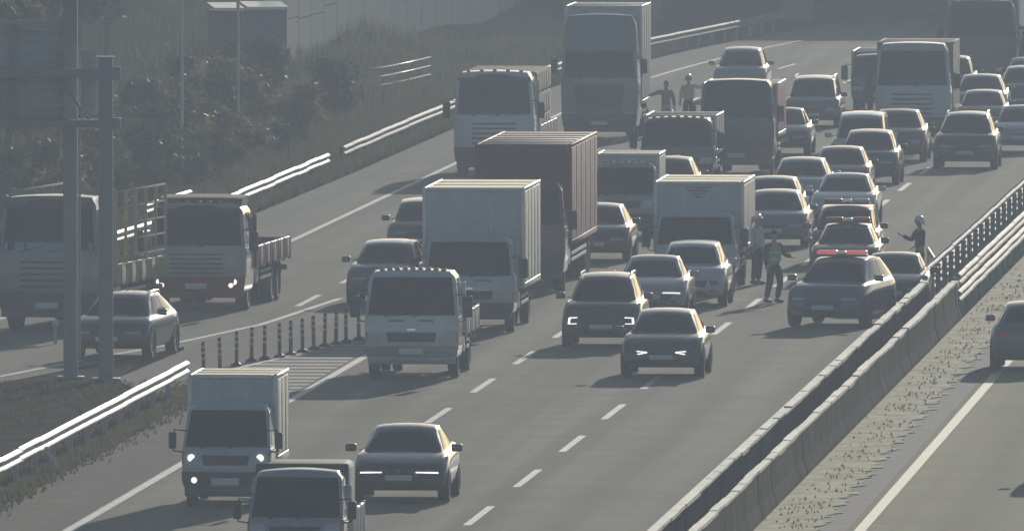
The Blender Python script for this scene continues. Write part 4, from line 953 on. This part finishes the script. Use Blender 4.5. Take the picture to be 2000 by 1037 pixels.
truck('cargo_truck', 'dark green truck corner at the right edge of the picture', 'truck', 2048, 184, 'mid', 'green', 'box', J, W=2.1, H=2.1, Lc=4.5, Hc=2.2, Wc=2.2, cm=(M['tarp'], M['tarp']))
# emergency vehicles
r, fb_, fg_ = car('police_car', 'parked blue-grey police SUV with a red roof light bar, angled beside the median wall', 'police car', 1606, 642, 'suv', 'police', 'emergency vehicles', yaw=9.0, W=1.96, H=1.66, L=4.8, lights='slim')
light_bar(r, 2.25, 1.65, 1.24, M['redon'], M['redon'])
r, fb_, fg_ = car('police_car', 'dark police car directly behind the angled police SUV', 'police car', 1648, 552, 'cross', 'charcoal', 'emergency vehicles', H=1.44, W=1.80)
light_bar(r, 2.3, 1.44, 1.15, M['red'], M['red'])
r, fb_, fg_ = car('rescue_car', 'rescue van with red and white roof bar behind the dark police car', 'rescue vehicle', 1648, 518, 'van', 'red', 'emergency vehicles', H=1.52, W=1.84, L=4.4)
light_bar(r, 1.9, 1.53, 1.2, M['red'], M['lens'])
car('sedan', 'black car wedged between the police SUV and the median wall', 'car', 1741, 611, 'sedan', 'black', 'emergency vehicles', H=1.40, W=1.80)
# opposite carriageway
car('sedan', 'grey car driving away at the right edge, opposite carriageway', 'car', 0, 0, 'cross', 'grey', O, away=True, loc=at(2038, 727)+Vector((0, 4.65, 0)), lights='slim')
car('sedan', 'car just outside the right edge whose shadow reaches into the picture', 'car', 0, 0, 'sedan', 'grey', O, away=True, loc=at(2150, 948)+Vector((0, 4.7, 0)), lights='slim')

# ------------------------------------------------------------------ people
def skin_mesh(name, verts, edges, radii, root=0, sub=2):
    me = bpy.data.meshes.new(name); me.from_pydata([tuple(v) for v in verts], edges, [])
    o = bpy.data.objects.new(name, me); COL.objects.link(o)
    md = o.modifiers.new('skin', 'SKIN'); md.use_smooth_shade = True; md.branch_smoothing = 0.4
    sv = me.skin_vertices[0].data
    for i, r_ in enumerate(radii): sv[i].radius = r_ if isinstance(r_, tuple) else (r_, r_); sv[i].use_root = (i == root)
    sb_ = o.modifiers.new('sub', 'SUBSURF'); sb_.levels = sub; sb_.render_levels = sub
    dg = bpy.context.evaluated_depsgraph_get(); dg.update()
    out = bpy.data.meshes.new_from_object(o.evaluated_get(dg)); out.name = name
    bpy.data.objects.remove(o); bpy.data.meshes.remove(me)
    return out
def person(label, g, face, arms, legs=None, top=None, vest=None, bottom=None, hat='hair', head_turn=0.0, h=1.72):
    """arms / legs: joint positions (elbow, wrist) and (knee, ankle) for the person's left (+x) and right (-x) side, facing -y"""
    root = empty('person', (g.x, g.y, .005), face); root.scale = (h/1.72,)*3; tag(root, label, 'person', 'people on the road')
    V = [Vector(v) for v in ((0,0,.95), (0,.01,1.12), (0,.01,1.34), (0,.01,1.46), (0,0,1.53), (0,-.01,1.60))]
    Rr = [(.145,.105), (.135,.10), (.155,.105), (.075,.07), .055, .06]
    Ed = [(0,1), (1,2), (2,3), (3,4), (4,5)]
    JV = list(V[:4]); JR = [(.185,.145), (.175,.14), (.19,.14), (.10,.09)]; JE = [(0,1), (1,2), (2,3)]
    TV = [Vector((0,0,.99)), Vector((0,0,.93))]; TR = [(.165,.125), (.165,.125)]; TE = [(0,1)]
    legs = legs or {1: ((.11,-.02,.50), (.115,.03,.09)), -1: ((-.11,-.02,.50), (-.115,.03,.09))}
    for k in (1, -1):
        el, wr = (Vector(p) for p in arms[k]); sh = Vector((k*.185,.01,1.40))
        a = len(V); V += [Vector((k*.10,.01,1.39)), sh, el, wr]; Rr += [.075, .06, .045, .030]; Ed += [(2,a), (a,a+1), (a+1,a+2), (a+2,a+3)]
        d = (wr-el).normalized(); palm = wr + d*.07; V.append(palm); Rr.append((.036,.018)); Ed.append((a+3,a+4))
        side = d.cross(Vector((0, 0, 1))); side = side.normalized() if side.length > .1 else Vector((1, 0, 0)); nrm = side.cross(d)
        for q in range(4):
            b0 = palm + side*(.03-.02*q) + d*.025; b1 = b0 + d*(.035+.008*(1 if q in (1, 2) else 0)); b2 = b1 + (d*.7+nrm*.6).normalized()*.032
            i = len(V); V += [b0, b1, b2]; Rr += [.0095, .009, .0075]; Ed += [(a+4,i), (i,i+1), (i+1,i+2)]
        i = len(V); V += [wr + d*.035 + side*.045, wr + d*.075 + side*.062]; Rr += [.011, .009]; Ed += [(a+3,i), (i,i+1)]
        j = len(JV); JV += [Vector((k*.10,.01,1.39)), sh, el, wr - d*.02]; JR += [.10, .085, .068, .052]; JE += [(2,j), (j,j+1), (j+1,j+2), (j+2,j+3)]
        kn, an = (Vector(p) for p in legs[k]); hip = Vector((k*.095, 0, .90)); toe = an + Vector((k*.02, -.17, -.05))
        a = len(V); V += [hip, kn, an, toe]; Rr += [.092, .062, .045, .035]; Ed += [(0,a), (a,a+1), (a+1,a+2), (a+2,a+3)]
        j = len(TV); TV += [hip, kn, an + Vector((0,0,.02))]; TR += [.115, .085, .07]; TE += [(1,j), (j,j+1), (j+1,j+2)]
        sh_ = MB(); 
        bo = MB().tube([an+Vector((0,.06,-.03)), an+Vector((0,.0,-.025)), an+Vector((k*.01,-.10,-.045)), toe+Vector((0,-.03,.0))], [.045, .058, .05, .03], 10); bo.build('shoe', M['boot'], root, True, 70)
    bm_ = skin_mesh('body', V, Ed, Rr)
    b = bmesh.new(); b.from_mesh(bm_)
    hd = bmesh.ops.create_uvsphere(b, u_segments=20, v_segments=14, radius=1.0)['verts']; rot = Matrix.Rotation(head_turn, 4, 'Z')
    for v in hd:
        c = v.co; x, y, z = c.x*.076, c.y*.098, c.z*.118
        if z < 0: x *= 1-.30*(-z/.118)**1.4; y *= 1-.12*(-z/.118)
        if y < -.07 and abs(x) < .018 and -.035 < z < .03: y -= .022*(1-abs(x)/.018)
        if abs(x) > .070 and abs(z) < .03: x *= 1.16
        v.co = (rot @ Vector((x, y, z))) + Vector((0, -.015, 1.64))
    b.to_mesh(bm_); b.free(); bm_.polygons.foreach_set('use_smooth', [True]*len(bm_.polygons)); bm_.materials.append(M['skin']); link('body', bm_, root)
    for nm, vv, ee, rr_, mt in (('jacket', JV, JE, JR, top or M['uniform']), ('trousers', TV, TE, TR, bottom or M['trousers'])):
        me = skin_mesh(nm, vv, ee, rr_); me.materials.append(mt); link(nm, me, root)
    if vest:
        me = skin_mesh('vest', [(0,0,.92), (0,.01,1.12), (0,.01,1.33), (0,.01,1.44)], [(0,1), (1,2), (2,3)], [(.205,.165), (.195,.16), (.21,.16), (.13,.11)]); me.materials.append(vest); vo = link('vest', me, root)
        for z in (1.02, 1.2):
            n_ = 20; Vb = []; Fb = []
            for i in range(n_):
                t = 2*math.pi*i/n_
                for dz in (0, .05): Vb.append((.205*math.cos(t), .01+.17*math.sin(t), z+dz))
            for i in range(n_): j = (i+1) % n_; Fb.append((2*i, 2*j, 2*j+1, 2*i+1))
            mesh('reflective_stripe', Vb, Fb, M['band'], vo, True, 60)
    n_, Vh, Fh = 18, [], []
    rad = {'hair': (.083, .106, .125), 'helmet': (.125, .145, .15), 'cap': (.088, .112, .125)}[hat]
    low = {'hair': -.25, 'helmet': -.45, 'cap': .12}[hat]
    for j in range(9):
        zz = low + (1-low)*math.sin(j/8*math.pi/2)
        for i in range(n_):
            t = 2*math.pi*i/n_; q = math.sqrt(max(0, 1-zz*zz)) if zz > 0 else 1.0
            p = Vector((rad[0]*q*math.cos(t), rad[1]*q*math.sin(t), rad[2]*zz))
            if hat != 'cap' and p.y < -.3*rad[1] and p.z < rad[2]*.28: p.z = rad[2]*.28
            if hat == 'cap' and j == 0 and p.y < -.3*rad[1]: p.y *= 1.75
            Vh.append((rot @ p) + Vector((0, -.012, 1.645)))
    for j in range(8):
        for i in range(n_): Fh.append((j*n_+i, j*n_+(i+1) % n_, (j+1)*n_+(i+1) % n_, (j+1)*n_+i))
    mesh('hair' if hat == 'hair' else hat, Vh, Fh, {'hair': M['hair'], 'helmet': M['helmet'], 'cap': M['uniform']}[hat], root, True, 60)
    for k in (-1, 1):
        p = (rot @ Vector((k*.030, -.092, .012))) + Vector((0, -.015, 1.64))
        bx('eye', p.x-.011, p.x+.011, p.y-.006, p.y+.012, p.z-.006, p.z+.006, M['hair'], root)
    return root
rest = {1: ((.27, .03, 1.14), (.27, -.05, .90)), -1: ((-.27, .03, 1.14), (-.27, -.05, .90))}
person('officer in dark uniform holding something up, standing at the median wall', at(1796, 562), R(-70), {1: ((.26, -.02, 1.15), (.20, -.22, 1.02)), -1: ((-.25, -.12, 1.18), (-.16, -.40, 1.30))}, hat='helmet', top=M['uniform'], h=1.76)
person('officer in green vest leaning towards the front of the angled police SUV', at(1512, 592), R(40), {1: ((.27, -.10, 1.16), (.22, -.38, 1.12)), -1: ((-.28, .02, 1.14), (-.29, -.06, .88))}, legs={1: ((.13, -.08, .50), (.15, .06, .09)), -1: ((-.12, .02, .50), (-.16, .10, .09))}, vest=M['vest'], top=M['uniform'], bottom=M['trousers'], hat='cap', h=1.78)
person('person in white helmet and pale jacket behind the officer in green vest', at(1478, 556), R(55), rest, top=M['whitecloth'], bottom=M['trousers'], hat='helmet', h=1.74)
person('person in beige trousers with an arm stretched out, beside the tall tractor', at(1301, 264), R(20), {1: ((.27, .03, 1.14), (.27, -.05, .90)), -1: ((-.42, -.02, 1.34), (-.66, -.06, 1.26))}, top=M['greycloth'], bottom=M['beigecloth'], hat='hair')
person('person in a yellow vest next to the dark dump truck', at(1345, 252), R(-15), {1: ((.40, -.05, 1.36), (.62, -.10, 1.42)), -1: ((-.27, .03, 1.14), (-.27, -.05, .90))}, vest=M['vesty'], top=M['whitecloth'], bottom=M['trousers'], hat='helmet')

# ------------------------------------------------------------------ haze
hz = MB().box(-2600, 2600, -360, 4300, -1.2, 19.5).build('haze', None)
hm = bpy.data.materials.new('haze_air'); hm.use_nodes = True; hn = hm.node_tree.nodes
for n in list(hn): hn.remove(n)
ho = hn.new('ShaderNodeOutputMaterial'); pv = hn.new('ShaderNodeVolumePrincipled')
pv.inputs['Color'].default_value = (*HAZE_COLOR, 1); pv.inputs['Density'].default_value = HAZE_DENSITY; pv.inputs['Anisotropy'].default_value = HAZE_ANISO
hm.node_tree.links.new(pv.outputs[0], ho.inputs['Volume']); hz.data.materials.clear(); hz.data.materials.append(hm)
tag(hz, 'pale grey haze hanging over the whole road', 'haze', None, 'stuff')
